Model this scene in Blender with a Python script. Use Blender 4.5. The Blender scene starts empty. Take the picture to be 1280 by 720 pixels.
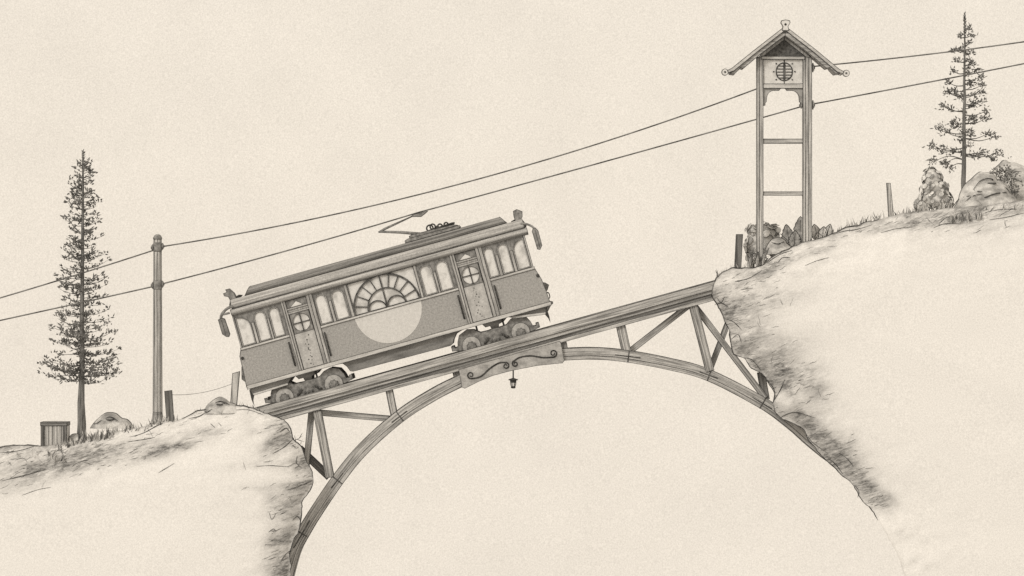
import bpy, bmesh, math, random
import numpy as np
from mathutils import Vector, Matrix, noise
from mathutils.geometry import tessellate_polygon, delaunay_2d_cdt

random.seed(7)
R = math.radians
SC = bpy.context.scene
COL = SC.collection
D = 110.0                      # camera distance to the front of the bridge
TILT = 15.5                    # gradient of the line

def W(px, py, y=0.0):
    k = (D + y) / D
    return Vector(((px - 640) / 40 * k, y, (360 - py) / 40 * k))

# ------------------------------------------------------------------ materials
PAPER = (0.857, 0.842, 0.818)
def g(v): return (v * 1.0, v * 0.985, v * 0.955, 1)

def nodes_of(m):
    m.use_nodes = True
    nt = m.node_tree
    nt.nodes.clear()
    return nt, nt.nodes.new, nt.links.new

def grain(nt, base_out, amount, scale=20.0):
    """fine tooth on a colour: multiplies it by 1 +- amount"""
    N, L = nt.nodes.new, nt.links.new
    geo = N('ShaderNodeNewGeometry')
    n = N('ShaderNodeTexNoise'); n.inputs['Scale'].default_value = scale
    n.inputs['Detail'].default_value = 3; n.inputs['Roughness'].default_value = 0.72
    L(geo.outputs['Position'], n.inputs['Vector'])
    mr = N('ShaderNodeMapRange')
    mr.inputs[1].default_value = 0.3; mr.inputs[2].default_value = 0.7
    mr.inputs[3].default_value = 1 - amount; mr.inputs[4].default_value = 1 + amount
    L(n.outputs['Fac'], mr.inputs[0])
    vm = N('ShaderNodeVectorMath'); vm.operation = 'SCALE'
    L(base_out, vm.inputs[0]); L(mr.outputs[0], vm.inputs['Scale'])
    return vm.outputs[0]

def graphite(name, light, dark, stretch=(6, 6, 6), lo=0.35, hi=0.65, tooth=0.16, detail=4, bump=0.0, along=False):
    m = bpy.data.materials.new(name)
    nt, N, L = nodes_of(m)
    out = N('ShaderNodeOutputMaterial'); b = N('ShaderNodeBsdfPrincipled')
    b.inputs['Roughness'].default_value = 0.9
    b.inputs['Specular IOR Level'].default_value = 0.12
    tc = N('ShaderNodeTexCoord'); mp = N('ShaderNodeMapping')
    mp.inputs['Scale'].default_value = stretch
    if along:
        at = N('ShaderNodeAttribute'); at.attribute_name = 'grain_way'
        L(at.outputs['Vector'], mp.inputs['Vector'])
    else: L(tc.outputs['Object'], mp.inputs['Vector'])
    n = N('ShaderNodeTexNoise'); n.inputs['Scale'].default_value = 1
    n.inputs['Detail'].default_value = detail; n.inputs['Roughness'].default_value = 0.6
    L(mp.outputs[0], n.inputs['Vector'])
    mr = N('ShaderNodeMapRange'); mr.inputs[1].default_value = lo; mr.inputs[2].default_value = hi
    L(n.outputs['Fac'], mr.inputs[0])
    mx = N('ShaderNodeMix'); mx.data_type = 'RGBA'
    mx.inputs[6].default_value = dark if len(dark) == 4 else (*dark, 1)
    mx.inputs[7].default_value = light if len(light) == 4 else (*light, 1)
    L(mr.outputs[0], mx.inputs[0])
    L(grain(nt, mx.outputs[2], tooth), b.inputs['Base Color'])
    if bump:
        bp = N('ShaderNodeBump'); bp.inputs['Strength'].default_value = bump; bp.inputs['Distance'].default_value = 0.02
        L(n.outputs['Fac'], bp.inputs['Height']); L(bp.outputs[0], b.inputs['Normal'])
    L(b.outputs[0], out.inputs[0])
    return m

M = {}
M['ink'] = graphite('soft_black_edge', g(0.15), g(0.04), (7, 7, 7), tooth=0.35)
M['hatch'] = graphite('hatch_stroke', g(0.42), g(0.13), (5, 5, 5), tooth=0.3)
M['disc'] = graphite('faded_disc_paint', g(0.70), g(0.61), (9, 9, 9), 0.3, 0.7, tooth=0.10)
M['wheel'] = graphite('dusty_wheel', g(0.54), g(0.36), (8, 8, 8), 0.3, 0.7)
M['crack'] = graphite('dark_earth_crack', g(0.16), g(0.03), (5, 5, 5), tooth=0.4)
M['wood'] = graphite('weathered_timber', g(0.60), g(0.15), (0.7, 9, 26), 0.34, 0.62, bump=0.3)
M['wood_rib'] = graphite('bent_timber', g(0.60), g(0.15), (0.8, 9, 24), 0.34, 0.62, along=True)
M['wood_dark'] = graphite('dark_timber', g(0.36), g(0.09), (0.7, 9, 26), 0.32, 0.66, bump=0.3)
M['wood_up'] = graphite('upright_timber', g(0.66), g(0.20), (24, 24, 0.7), 0.32, 0.66, bump=0.3)
M['wood_up_dark'] = graphite('dark_upright_timber', g(0.24), g(0.05), (24, 24, 0.7), 0.32, 0.66, bump=0.3)
M['tram_side'] = graphite('tram_side_paint', g(0.42), g(0.32), (15, 15, 15), 0.3, 0.7, tooth=0.24)
M['tram_trim'] = graphite('tram_trim_paint', g(0.72), g(0.40), (1.2, 6, 14), 0.3, 0.7)
M['tram_frame'] = graphite('tram_window_frame', g(0.36), g(0.12), (9, 9, 5), 0.3, 0.7)
M['tram_post'] = graphite('tram_post_paint', g(0.60), g(0.22), (22, 22, 1.5), 0.3, 0.7)
M['roof'] = graphite('roof_canvas', g(0.60), g(0.24), (0.5, 5, 20), 0.3, 0.7, tooth=0.24)
M['roof_dark'] = graphite('clerestory_roof', g(0.36), g(0.10), (0.5, 5, 16), 0.3, 0.7, tooth=0.22)
M['pale'] = graphite('pale_paint', (0.77, 0.76, 0.74), g(0.58), (5, 5, 5), 0.25, 0.6, tooth=0.10)
M['door'] = graphite('door_paint', g(0.56), g(0.38), (5, 5, 5), 0.3, 0.7)
M['under'] = graphite('underframe_paint', g(0.36), g(0.14), (0.9, 5, 5), 0.3, 0.7)
M['iron'] = graphite('grimy_iron', g(0.37), g(0.12), (9, 9, 9), 0.3, 0.7)
M['iron_light'] = graphite('worn_steel', g(0.42), g(0.22), (8, 8, 8), 0.3, 0.7)
M['black'] = graphite('black_iron', g(0.09), g(0.03), (9, 9, 9))
M['panel'] = graphite('fascia_paint', g(0.52), g(0.27), (3, 3, 6), 0.3, 0.7, tooth=0.2)
M['shingle'] = graphite('gable_board', g(0.20), g(0.06), (14, 14, 14), 0.3, 0.7)
M['leaf_pale'] = graphite('pale_leaf', g(0.74), g(0.38), (4, 4, 4), 0.35, 0.62)
M['leaf_mid'] = graphite('grey_leaf', g(0.46), g(0.18), (5, 5, 5), 0.35, 0.62)
M['needle'] = graphite('dark_needle', g(0.36), g(0.09), (5, 5, 5))
M['bark'] = graphite('bark', g(0.30), g(0.06), (24, 24, 1.6), 0.3, 0.7, bump=0.4)
M['bark_dark'] = graphite('dark_bark', g(0.20), g(0.05), (24, 24, 1.6), 0.3, 0.7)
M['rock'] = graphite('boulder_stone', (0.68, 0.67, 0.65), g(0.26), (1.3, 1.3, 2.6), 0.36, 0.60, bump=0.3)
M['wire'] = graphite('wire', g(0.26), g(0.07), (2, 2, 2))
M['grass'] = graphite('dry_grass', g(0.36), g(0.07), (7, 7, 3), 0.35, 0.65)
M['grass_pale'] = graphite('pale_grass', g(0.74), g(0.45), (7, 7, 3), 0.35, 0.65)

def glass_mat():
    m = bpy.data.materials.new('milky_glass')
    nt, N, L = nodes_of(m)
    out = N('ShaderNodeOutputMaterial'); b = N('ShaderNodeBsdfPrincipled')
    b.inputs['Roughness'].default_value = 0.35; b.inputs['Specular IOR Level'].default_value = 0.3
    geo = N('ShaderNodeNewGeometry')
    mp = N('ShaderNodeMapping'); mp.inputs['Scale'].default_value = (3.2, 3.2, 2.2); mp.inputs['Rotation'].default_value = (0, R(30), 0)
    L(geo.outputs['Position'], mp.inputs[0])
    n = N('ShaderNodeTexNoise'); n.inputs['Scale'].default_value = 1.0; n.inputs['Detail'].default_value = 3
    L(mp.outputs[0], n.inputs['Vector'])
    mr = N('ShaderNodeMapRange'); mr.inputs[1].default_value = 0.34; mr.inputs[2].default_value = 0.50
    L(n.outputs['Fac'], mr.inputs[0])
    mx = N('ShaderNodeMix'); mx.data_type = 'RGBA'
    mx.inputs[6].default_value = g(0.56); mx.inputs[7].default_value = (0.84, 0.83, 0.81, 1)
    L(mr.outputs[0], mx.inputs[0])
    L(grain(nt, mx.outputs[2], 0.09), b.inputs['Base Color'])
    t = N('ShaderNodeBsdfTransparent'); ms = N('ShaderNodeMixShader'); ms.inputs[0].default_value = 0.90
    L(t.outputs[0], ms.inputs[1]); L(b.outputs[0], ms.inputs[2]); L(ms.outputs[0], out.inputs[0])
    return m
M['glass'] = glass_mat()

def terrain_mat():
    """pale chalk with drawn pencil shading painted into the colour where the mesh attribute 'soil' is high"""
    m = bpy.data.materials.new('chalk_cliff')
    nt, N, L = nodes_of(m)
    out = N('ShaderNodeOutputMaterial'); b = N('ShaderNodeBsdfPrincipled')
    b.inputs['Roughness'].default_value = 0.95; b.inputs['Specular IOR Level'].default_value = 0.05
    at = N('ShaderNodeAttribute'); at.attribute_name = 'pencil_shade'
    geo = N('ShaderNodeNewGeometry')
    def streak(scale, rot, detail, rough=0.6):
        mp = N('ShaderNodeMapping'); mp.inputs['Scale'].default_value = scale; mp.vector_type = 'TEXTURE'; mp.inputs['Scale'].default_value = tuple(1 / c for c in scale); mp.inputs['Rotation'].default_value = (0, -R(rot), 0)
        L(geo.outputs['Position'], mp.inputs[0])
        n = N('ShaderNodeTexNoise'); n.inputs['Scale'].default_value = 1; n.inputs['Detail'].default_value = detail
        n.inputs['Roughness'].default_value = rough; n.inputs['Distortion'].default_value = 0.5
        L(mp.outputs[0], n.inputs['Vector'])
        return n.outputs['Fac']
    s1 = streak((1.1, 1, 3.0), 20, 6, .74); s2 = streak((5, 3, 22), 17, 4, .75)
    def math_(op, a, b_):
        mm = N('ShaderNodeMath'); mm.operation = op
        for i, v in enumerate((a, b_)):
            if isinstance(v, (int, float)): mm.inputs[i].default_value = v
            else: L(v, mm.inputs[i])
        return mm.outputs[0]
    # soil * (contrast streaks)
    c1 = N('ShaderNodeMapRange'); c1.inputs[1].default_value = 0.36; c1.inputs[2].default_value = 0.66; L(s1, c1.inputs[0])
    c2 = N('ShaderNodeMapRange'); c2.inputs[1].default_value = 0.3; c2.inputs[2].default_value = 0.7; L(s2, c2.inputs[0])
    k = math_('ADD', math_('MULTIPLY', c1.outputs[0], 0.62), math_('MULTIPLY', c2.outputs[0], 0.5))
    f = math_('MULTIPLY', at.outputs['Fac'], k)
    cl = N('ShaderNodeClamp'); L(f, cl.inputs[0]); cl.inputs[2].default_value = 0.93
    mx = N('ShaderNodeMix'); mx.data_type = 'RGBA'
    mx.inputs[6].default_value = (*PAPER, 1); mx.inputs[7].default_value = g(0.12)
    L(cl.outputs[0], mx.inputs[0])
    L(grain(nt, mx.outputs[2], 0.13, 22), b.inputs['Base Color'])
    L(b.outputs[0], out.inputs[0])
    return m
M['terrain'] = terrain_mat()

# ------------------------------------------------------------------ mesh builder
class MB:
    def __init__(s): s.bm = bmesh.new()
    def _f(s, vs, mi=0, smooth=False):
        try: f = s.bm.faces.new(vs)
        except ValueError: return None
        f.material_index = mi; f.smooth = smooth
        return f
    def V(s, p): return s.bm.verts.new(p)
    def box(s, x0, x1, y0, y1, z0, z1, mi=0):
        v = [s.V((x, y, z)) for x in (x0, x1) for y in (y0, y1) for z in (z0, z1)]
        for q in ((0, 1, 3, 2), (4, 6, 7, 5), (0, 4, 5, 1), (2, 3, 7, 6), (0, 2, 6, 4), (1, 5, 7, 3)):
            s._f([v[i] for i in q], mi)
        return s
    def plate(s, outline, y0, y1, holes=(), mi=0, axis='y'):
        loops = [list(outline)] + [list(h) for h in holes]
        def P(a, d, b): return (a, d, b) if axis == 'y' else (d, a, b)
        tris = tessellate_polygon([[Vector((a, b, 0)) for a, b in l] for l in loops])
        flat = [p for l in loops for p in l]
        A = [s.V(P(a, y0, b)) for a, b in flat]; B = [s.V(P(a, y1, b)) for a, b in flat]
        for t in tris:
            s._f([A[i] for i in t], mi); s._f([B[i] for i in reversed(t)], mi)
        o = 0
        for l in loops:
            n = len(l)
            for i in range(n):
                j = (i + 1) % n
                s._f([A[o + i], A[o + j], B[o + j], B[o + i]], mi)
            o += n
        return s
    def ribbon(s, pts, w, y0, y1, mi=0, w2=None):
        n = len(pts); l, r = [], []
        lay = s.bm.verts.layers.float_vector.get('grain_way') or s.bm.verts.layers.float_vector.new('grain_way')
        for i, p in enumerate(pts):
            a, b = pts[max(i - 1, 0)], pts[min(i + 1, n - 1)]
            t = Vector((b[0] - a[0], b[1] - a[1])).normalized(); nn = Vector((-t.y, t.x))
            ww = (w + ((w2 if w2 is not None else w) - w) * i / (n - 1)) / 2
            l.append((p[0] + nn.x * ww, p[1] + nn.y * ww)); r.append((p[0] - nn.x * ww, p[1] - nn.y * ww))
        rows = [[s.V((a[0], y0, a[1])), s.V((a[0], y1, a[1])), s.V((b[0], y1, b[1])), s.V((b[0], y0, b[1]))] for a, b in zip(l, r)]
        run = 0
        for i, rw in enumerate(rows):
            if i: run += math.hypot(pts[i][0] - pts[i - 1][0], pts[i][1] - pts[i - 1][1])
            for v, (dy, dz) in zip(rw, ((0, w), (y1 - y0, w), (y1 - y0, 0), (0, 0))): v[lay] = (run, dy, dz)
        for a, b in zip(rows, rows[1:]):
            for i in range(4): s._f([a[i], a[(i + 1) % 4], b[(i + 1) % 4], b[i]], mi)
        s._f(rows[0], mi); s._f(rows[-1], mi)
        return s
    def profx(s, prof, x0, x1, mi=0, smooth=False, inset=0.0):
        """closed (y,z) profile extruded along x"""
        A = [s.V((x0, y, z)) for y, z in prof]; B = [s.V((x1, y, z)) for y, z in prof]
        n = len(prof)
        for i in range(n): s._f([A[i], A[(i + 1) % n], B[(i + 1) % n], B[i]], mi, smooth)
        s._f(A, mi); s._f(B[::-1], mi)
        return s
    def tube(s, pts, r, n=6, mi=0, smooth=True, caps=True):
        pts = [Vector(p) for p in pts]
        rr = r if isinstance(r, (list, tuple)) else [r] * len(pts)
        prev = None; rows = []
        for i, p in enumerate(pts):
            t = (pts[min(i + 1, len(pts) - 1)] - pts[max(i - 1, 0)])
            if t.length < 1e-9: t = Vector((0, 0, 1))
            t.normalize()
            if prev is None:
                up = Vector((0, 1, 0)) if abs(t.y) < 0.9 else Vector((1, 0, 0))
                a = t.cross(up).normalized()
            else:
                a = prev - t * prev.dot(t)
                a = a.normalized() if a.length > 1e-6 else t.orthogonal().normalized()
            prev = a; b = t.cross(a)
            rows.append([s.V(p + (a * math.cos(q) + b * math.sin(q)) * rr[i]) for q in (2 * math.pi * j / n for j in range(n))])
        for a, b in zip(rows, rows[1:]):
            for j in range(n): s._f([a[j], a[(j + 1) % n], b[(j + 1) % n], b[j]], mi, smooth)
        if caps: s._f(rows[0][::-1], mi); s._f(rows[-1], mi)
        return s
    def cyl_y(s, cx, cz, r, y0, y1, n=24, mi=0, rz=None):
        rz = rz or r
        return s.plate([(cx + r * math.cos(2 * math.pi * i / n), cz + rz * math.sin(2 * math.pi * i / n)) for i in range(n)], y0, y1, mi=mi)
    def lathe(s, base, prof, n=14, mi=0, smooth=True):
        """(r,z) profile turned about a vertical axis through base"""
        base = Vector(base); rows = []
        for r, z in prof:
            rows.append([s.V(base + Vector((r * math.cos(2 * math.pi * j / n), r * math.sin(2 * math.pi * j / n), z))) for j in range(n)])
        for a, b in zip(rows, rows[1:]):
            for j in range(n): s._f([a[j], a[(j + 1) % n], b[(j + 1) % n], b[j]], mi, smooth)
        s._f(rows[0][::-1], mi); s._f(rows[-1], mi)
        return s
    def ball(s, c, r, mi=0, sub=2, sc=(1, 1, 1), amp=0.0, freq=2.0, seed=0):
        res = bmesh.ops.create_icosphere(s.bm, subdivisions=sub, radius=1.0)
        for v in res['verts']:
            d = v.co.normalized(); k = 1 + amp * noise.noise(d * freq + Vector((seed * 3.1, seed, 0)))
            v.co = Vector((c[0] + d.x * r * sc[0] * k, c[1] + d.y * r * sc[1] * k, c[2] + d.z * r * sc[2] * k))
        for v in res['verts']:
            for f in v.link_faces: f.material_index = mi; f.smooth = True
        return s
    def ink(s, r=0.011, ang=35, mi=1):
        """thin dark arris along every sharp edge of what has been added so far"""
        bmesh.ops.remove_doubles(s.bm, verts=s.bm.verts, dist=1e-5)
        bmesh.ops.recalc_face_normals(s.bm, faces=s.bm.faces)
        es = []
        for e in s.bm.edges:
            lf = e.link_faces
            if any(f.material_index == mi for f in lf): continue
            if len(lf) == 2 and lf[0].normal.angle(lf[1].normal, 0) < R(ang): continue
            es.append((e.verts[0].co.copy(), e.verts[1].co.copy()))
        for a, b in es:
            t = (b - a)
            if t.length < 1e-5: continue
            t.normalize(); n1 = t.orthogonal().normalized(); n2 = t.cross(n1)
            q = [n1 * r, n2 * r, -n1 * r, -n2 * r]; ex = t * r * 0.5
            A = [s.V(a - ex + d) for d in q]; B = [s.V(b + ex + d) for d in q]
            for i in range(4): s._f([A[i], A[(i + 1) % 4], B[(i + 1) % 4], B[i]], mi)
            s._f(A[::-1], mi); s._f(B, mi)
        return s
    def build(s, name, mats, parent=None, origin=None, recalc=True):
        if recalc: bmesh.ops.recalc_face_normals(s.bm, faces=s.bm.faces)
        if origin is not None:
            o = Vector(origin)
            for v in s.bm.verts: v.co -= o
        me = bpy.data.meshes.new(name); s.bm.to_mesh(me); s.bm.free()
        for m in (mats if isinstance(mats, (list, tuple)) else [mats]):
            me.materials.append(M[m])
        o = bpy.data.objects.new(name, me); COL.objects.link(o)
        if parent is not None: o.parent = parent
        elif origin is not None: o.location = origin
        return o

def tag(o, label=None, cat=None, group=None, kind=None):
    if label: o['label'] = label
    if cat: o['category'] = cat
    if group: o['group'] = group
    if kind: o['kind'] = kind
    return o
def thing(name, label, cat, loc, group=None, ry=0.0):
    o = bpy.data.objects.new(name, None); COL.objects.link(o)
    o.empty_display_size = 0.3
    o.location = loc; o.rotation_euler = (0, ry, 0)
    return tag(o, label, cat, group)
def dup(o, parent=None, loc=None):
    c = o.copy(); COL.objects.link(c)
    if parent is not None: c.parent = parent
    if loc is not None: c.location = loc
    for ch in o.children: dup(ch, c)
    return c
def spline(pts, per=6):
    P = [Vector(p) for p in pts]; out = []
    for i in range(len(P) - 1):
        p0, p1, p2, p3 = P[max(i - 1, 0)], P[i], P[i + 1], P[min(i + 2, len(P) - 1)]
        for k in range(per):
            t = k / per
            out.append(0.5 * ((2 * p1) + (p2 - p0) * t + (2 * p0 - 5 * p1 + 4 * p2 - p3) * t * t + (3 * p1 - p0 - 3 * p2 + p3) * t ** 3))
    out.append(P[-1])
    return out

# ------------------------------------------------------------------ hills
def seg_dist(Q, P):
    best = np.full(len(Q), 1e9)
    for a, b in zip(P[:-1], P[1:]):
        ab = b - a; L2 = max((ab ** 2).sum(), 1e-12)
        t = np.clip(((Q - a) @ ab) / L2, 0, 1)
        best = np.minimum(best, np.linalg.norm(Q - (a + t[:, None] * ab), axis=1))
    return best

class Hill:
    def __init__(s, rim_px, corners, yf, lean, drop, blobs, shade_fn, cracks, ink_px, seed, label):
        k = (D + yf) / D
        def m(p): return ((p[0] - 640) / 40 * k, (360 - p[1]) / 40 * k)
        s.yf = yf; s.seed = seed
        raw = [Vector((*m(p), 0)) for p in rim_px]
        fine = spline(raw, 12)
        # resample evenly, roughen
        out = [fine[0]]
        for p in fine[1:]:
            if (p - out[-1]).length > 0.075: out.append(p)
        rim = []
        for i, p in enumerate(out):
            n1 = noise.noise(Vector((p.x * 3.1, p.y * 3.1, seed))) * 0.045 + noise.noise(Vector((p.x * 9, p.y * 9, seed + 5))) * 0.025
            t = (out[min(i + 1, len(out) - 1)] - out[max(i - 1, 0)]).normalized()
            rim.append((p.x - t.y * n1, p.y + t.x * n1))
        s.rim = np.array(rim); nr = len(rim)
        poly = rim + [m(c) for c in corners]
        s.poly = np.array(poly)
        xs, zs = s.poly[:, 0], s.poly[:, 1]
        st = 0.11; pts = []
        for x in np.arange(max(xs.min(), -19.5), min(xs.max(), 19.5), st):
            for z in np.arange(max(zs.min(), -11), zs.max(), st):
                pts.append((x + random.uniform(-.04, .04), z + random.uniform(-.04, .04)))
        # denser along the rim, where the rock is craggy
        for (x, z) in rim[::1]:
            for _ in range(7):
                pts.append((x + random.gauss(0, .22), z + random.gauss(0, .22)))
        Q = np.array(pts); ins = s.inside(Q); Q = Q[ins]; Q = Q[seg_dist(Q, s.rim) > 0.06]
        allv = [Vector(p) for p in poly] + [Vector(p) for p in Q]
        n = len(poly)
        vs, es, fs, ov, oe, of = delaunay_2d_cdt(allv, [(i, (i + 1) % n) for i in range(n)], [], 1, 1e-6)
        Q2 = np.array([(v.x, v.y) for v in vs]); d = seg_dist(Q2, s.rim)
        mb = MB(); bm = mb.bm
        lay = bm.verts.layers.float.new('pencil_shade')
        V = []
        pencil_shade = np.zeros(len(Q2))  # smudges of drawn shade, held per vertex and painted into the colour
        for (bx, by, rx, ry, an, stg) in blobs:
            c = np.array(m((bx, by))); dd = Q2 - c; a = R(an)
            u = (dd[:, 0] * math.cos(a) + dd[:, 1] * math.sin(a)) / (rx / 40); w = (-dd[:, 0] * math.sin(a) + dd[:, 1] * math.cos(a)) / (ry / 40)
            pencil_shade += stg * np.exp(-(u * u + w * w))
        for i, v in enumerate(vs):
            px, py = v.x / k * 40 + 640, 360 - v.y / k * 40
            v2 = bm.verts.new((v.x, s.face_y(v.x, v.y, d[i]), v.y))
            v2[lay] = max(0.0, min(1.2, pencil_shade[i] + shade_fn(px, py, d[i])))
            V.append(v2)
        for f in fs: mb._f([V[i] for i in f], 0, True)
        # top and cliff edge run back into the land
        idx = {}
        for i, o in enumerate(ov):
            for j in o: idx[j] = i
        prev = [V[idx[i]] for i in range(nr)]; y0s = [v.co.y for v in prev]
        for yy in (0.25, 0.8, 1.8, 3.5, 7, 14, 26):
            row = []
            for i, (x, z) in enumerate(rim):
                j = noise.noise(Vector((x * 1.3, z * 1.3, yy + seed))) * 0.05
                v2 = bm.verts.new((x + lean * yy + j * min(1, yy), y0s[i] + yy, z - drop * yy + j * min(1, yy))); v2[lay] = 0.35 if yy < 2 else 0.15
                row.append(v2)
            for i in range(nr - 1): mb._f([prev[i], row[i], row[i + 1], prev[i + 1]], 0, True)
            prev = row
        # dark lip and cracks
        for seg in ink_px:
            a, b = [min(range(nr), key=lambda i: (rim[i][0] - m(q)[0]) ** 2 + (rim[i][1] - m(q)[1]) ** 2) for q in seg]
            pp = [(rim[i][0], yf - 0.005, rim[i][1]) for i in range(a, b + 1)]
            rr = [0.022 * (0.75 + 0.7 * noise.noise(Vector((p[0] * 2.3, p[2] * 2.3, 9)))) for p in pp]
            rr[0] = rr[-1] = 0.003
            if len(pp) > 2: mb.tube(pp, rr, 5, 1)
        for line in cracks:
            wd = line[0]; q = spline([Vector((*m(p), 0)) for p in line[1:]], 6)
            qa = np.array([(p.x, p.y) for p in q]); dd = seg_dist(qa, s.rim); ins = s.inside(qa)
            pp = [(p.x, (s.face_y(p.x, p.y, dd[i]) if ins[i] else yf) - 0.006, p.y) for i, p in enumerate(q)]
            rr = [1.45 * wd * math.sin(math.pi * (i + 0.6) / (len(pp) + 0.2)) ** 0.6 * (0.8 + 0.5 * noise.noise(Vector(p) * 4)) for i, p in enumerate(pp)]
            mb.tube(pp, rr, 5, 1)
        # short dark hatching strokes, drawn shading laid over the darkened band
        rs = random.Random(int(seed * 10)); made = 0; tries = 0
        shade_all = np.array([v[lay] for v in V])
        while made < 300 and tries < 30000:
            tries += 1
            i = rs.randrange(len(V))
            if shade_all[i] < rs.uniform(.18, .9) or not (-16.4 < Q2[i][0] < 16.4) or d[i] < .03: continue
            if 360 - Q2[i][1] * 40 > 648 and Q2[i][0] > 0: continue
            an = R(rs.gauss(19, 9) if rs.random() < .9 else rs.uniform(0, 180)); ln = rs.uniform(.06, .34) * (1 if d[i] > .15 else .6)
            pts_ = []
            for k_ in range(5):
                t = (k_ / 4 - .5) * ln; bend = rs.uniform(-.012, .012)
                pts_.append((Q2[i][0] + t * math.cos(an) - bend * math.sin(an), Q2[i][1] + t * math.sin(an) + bend * math.cos(an)))
            pa = np.array(pts_)
            if not s.inside(pa).all(): continue
            dd = seg_dist(pa, s.rim); w_ = rs.uniform(.004, .010)
            mb.tube([(p[0], s.face_y(p[0], p[1], e) - .004, p[1]) for p, e in zip(pts_, dd)], [w_ * .35, w_, w_ * 1.1, w_ * .8, w_ * .2], 4, 2)
            made += 1
        s.o = mb.build('hill', ['terrain', 'crack', 'hatch'], recalc=False)
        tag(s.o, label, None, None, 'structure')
    def face_y(s, x, z, d):
        e = min(d / 0.5, 1)
        n = noise.noise(Vector((x * 0.5, z * 0.7, s.seed))) * 0.03 + noise.noise(Vector((x * 2.6, z * 3.4, s.seed + 3))) * 0.10 * math.exp(-d / 0.9) + noise.noise(Vector((x * 7, z * 8, s.seed + 7))) * 0.05 * math.exp(-d / 0.8)
        py = 360 - z * 40; rnd_ = max(0.0, min(1.0, (655 - py) / 60)) if x > 0 else 1.0   # the lower right cliff is cut square
        return s.yf - 0.5 * (1 - rnd_ * math.exp(-d / 0.5)) - 0.02 * d + e * n
    def inside(s, Q):
        x, y = Q[:, 0], Q[:, 1]; r = np.zeros(len(Q), bool); P = s.poly; n = len(P)
        for i in range(n):
            (x1, y1), (x2, y2) = P[i], P[i - 1]
            c = ((y1 > y) != (y2 > y)) & (x < (x2 - x1) * (y - y1) / (y2 - y1 + 1e-12) + x1)
            r ^= c
        return r

L_RIM = [(-160, 572), (-60, 566), (0, 558), (30, 556), (60, 557), (90, 551), (120, 546), (150, 539), (180, 532), (205, 528), (222, 524), (240, 517), (258, 511),
         (275, 508), (292, 507), (310, 509), (326, 514), (340, 520), (354, 524), (363, 535), (366, 549), (374, 556), (380, 567), (383, 578), (390, 588), (391.5, 600),
         (388, 611), (380, 624), (377, 636), (376, 650), (372, 666), (365, 680), (363, 698), (363, 720), (356, 760), (345, 840)]
def l_shade(px, py, d):  # painted pencil shading, darker towards the left hill's rim
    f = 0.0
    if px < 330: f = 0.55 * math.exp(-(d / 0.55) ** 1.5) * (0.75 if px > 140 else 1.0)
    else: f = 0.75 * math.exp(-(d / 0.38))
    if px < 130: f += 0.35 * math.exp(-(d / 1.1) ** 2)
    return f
L_BLOBS = [(195, 565, 45, 8, 14, .8), (225, 558, 26, 5, 10, .8), (263, 540, 26, 6, 8, .7), (110, 575, 60, 10, 12, .7), (40, 590, 60, 12, 14, .65), (30, 610, 45, 6, 14, .3),
           (345, 553, 25, 11, 40, .95), (330, 535, 20, 6, 10, .4), (322, 580, 50, 4, 5, .4), (370, 607, 18, 8, 15, .8), (355, 640, 16, 10, -40, .8), (340, 625, 16, 10, 80, .5),
           (352, 672, 18, 10, 20, .9), (345, 705, 18, 14, 60, .7), (355, 715, 14, 10, 60, .9), (375, 580, 10, 14, 110, .8), (330, 608, 30, 4, 0, .4), (362, 628, 12, 8, 0, .6), (150, 560, 60, 7, 15, .5)]
L_CRACKS = [(.012, (163, 546), (180, 541), (195, 533), (204, 529)), (.009, (0, 566), (25, 563), (48, 556)), (.011, (236, 523), (250, 520), (262, 513), (275, 511)), (.010, (92, 583), (98, 578), (107, 575), (112, 575)),
            (.008, (66, 568), (76, 562), (82, 572)), (.007, (200, 590), (210, 584), (220, 578)), (.012, (342, 566), (355, 559), (366, 549)), (.010, (350, 540), (358, 535), (362, 540)),
            (.009, (372, 570), (371, 578), (378, 585)), (.008, (358, 612), (372, 608), (390, 601)), (.008, (338, 640), (341, 648), (346, 641)), (.009, (337, 664), (343, 660), (346, 664)),
            (.008, (366, 650), (372, 645), (375, 650)), (.010, (352, 700), (358, 692), (363, 688)), (.008, (264, 529), (270, 534)), (.008, (274, 528), (278, 532)), (.010, (5, 600), (30, 594), (60, 586)),
            (.007, (289, 513), (310, 512), (330, 519)), (.010, (160, 552), (180, 549), (195, 546)), (.007, (322, 582), (340, 581), (362, 583)), (.006, (30, 618), (50, 611), (66, 608)), (.008, (20, 575), (30, 572), (36, 577))]
left_hill = Hill(L_RIM, [(200, 860), (-160, 860)], -0.75, -0.13, 0.075, L_BLOBS, l_shade, L_CRACKS,
                 [((225, 523), (391, 600)), ((391, 600), (362, 716)), ((-60, 566), (60, 557))], 1.3, 'pale hill on the left ending in a ragged cliff under the low end of the bridge')

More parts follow.
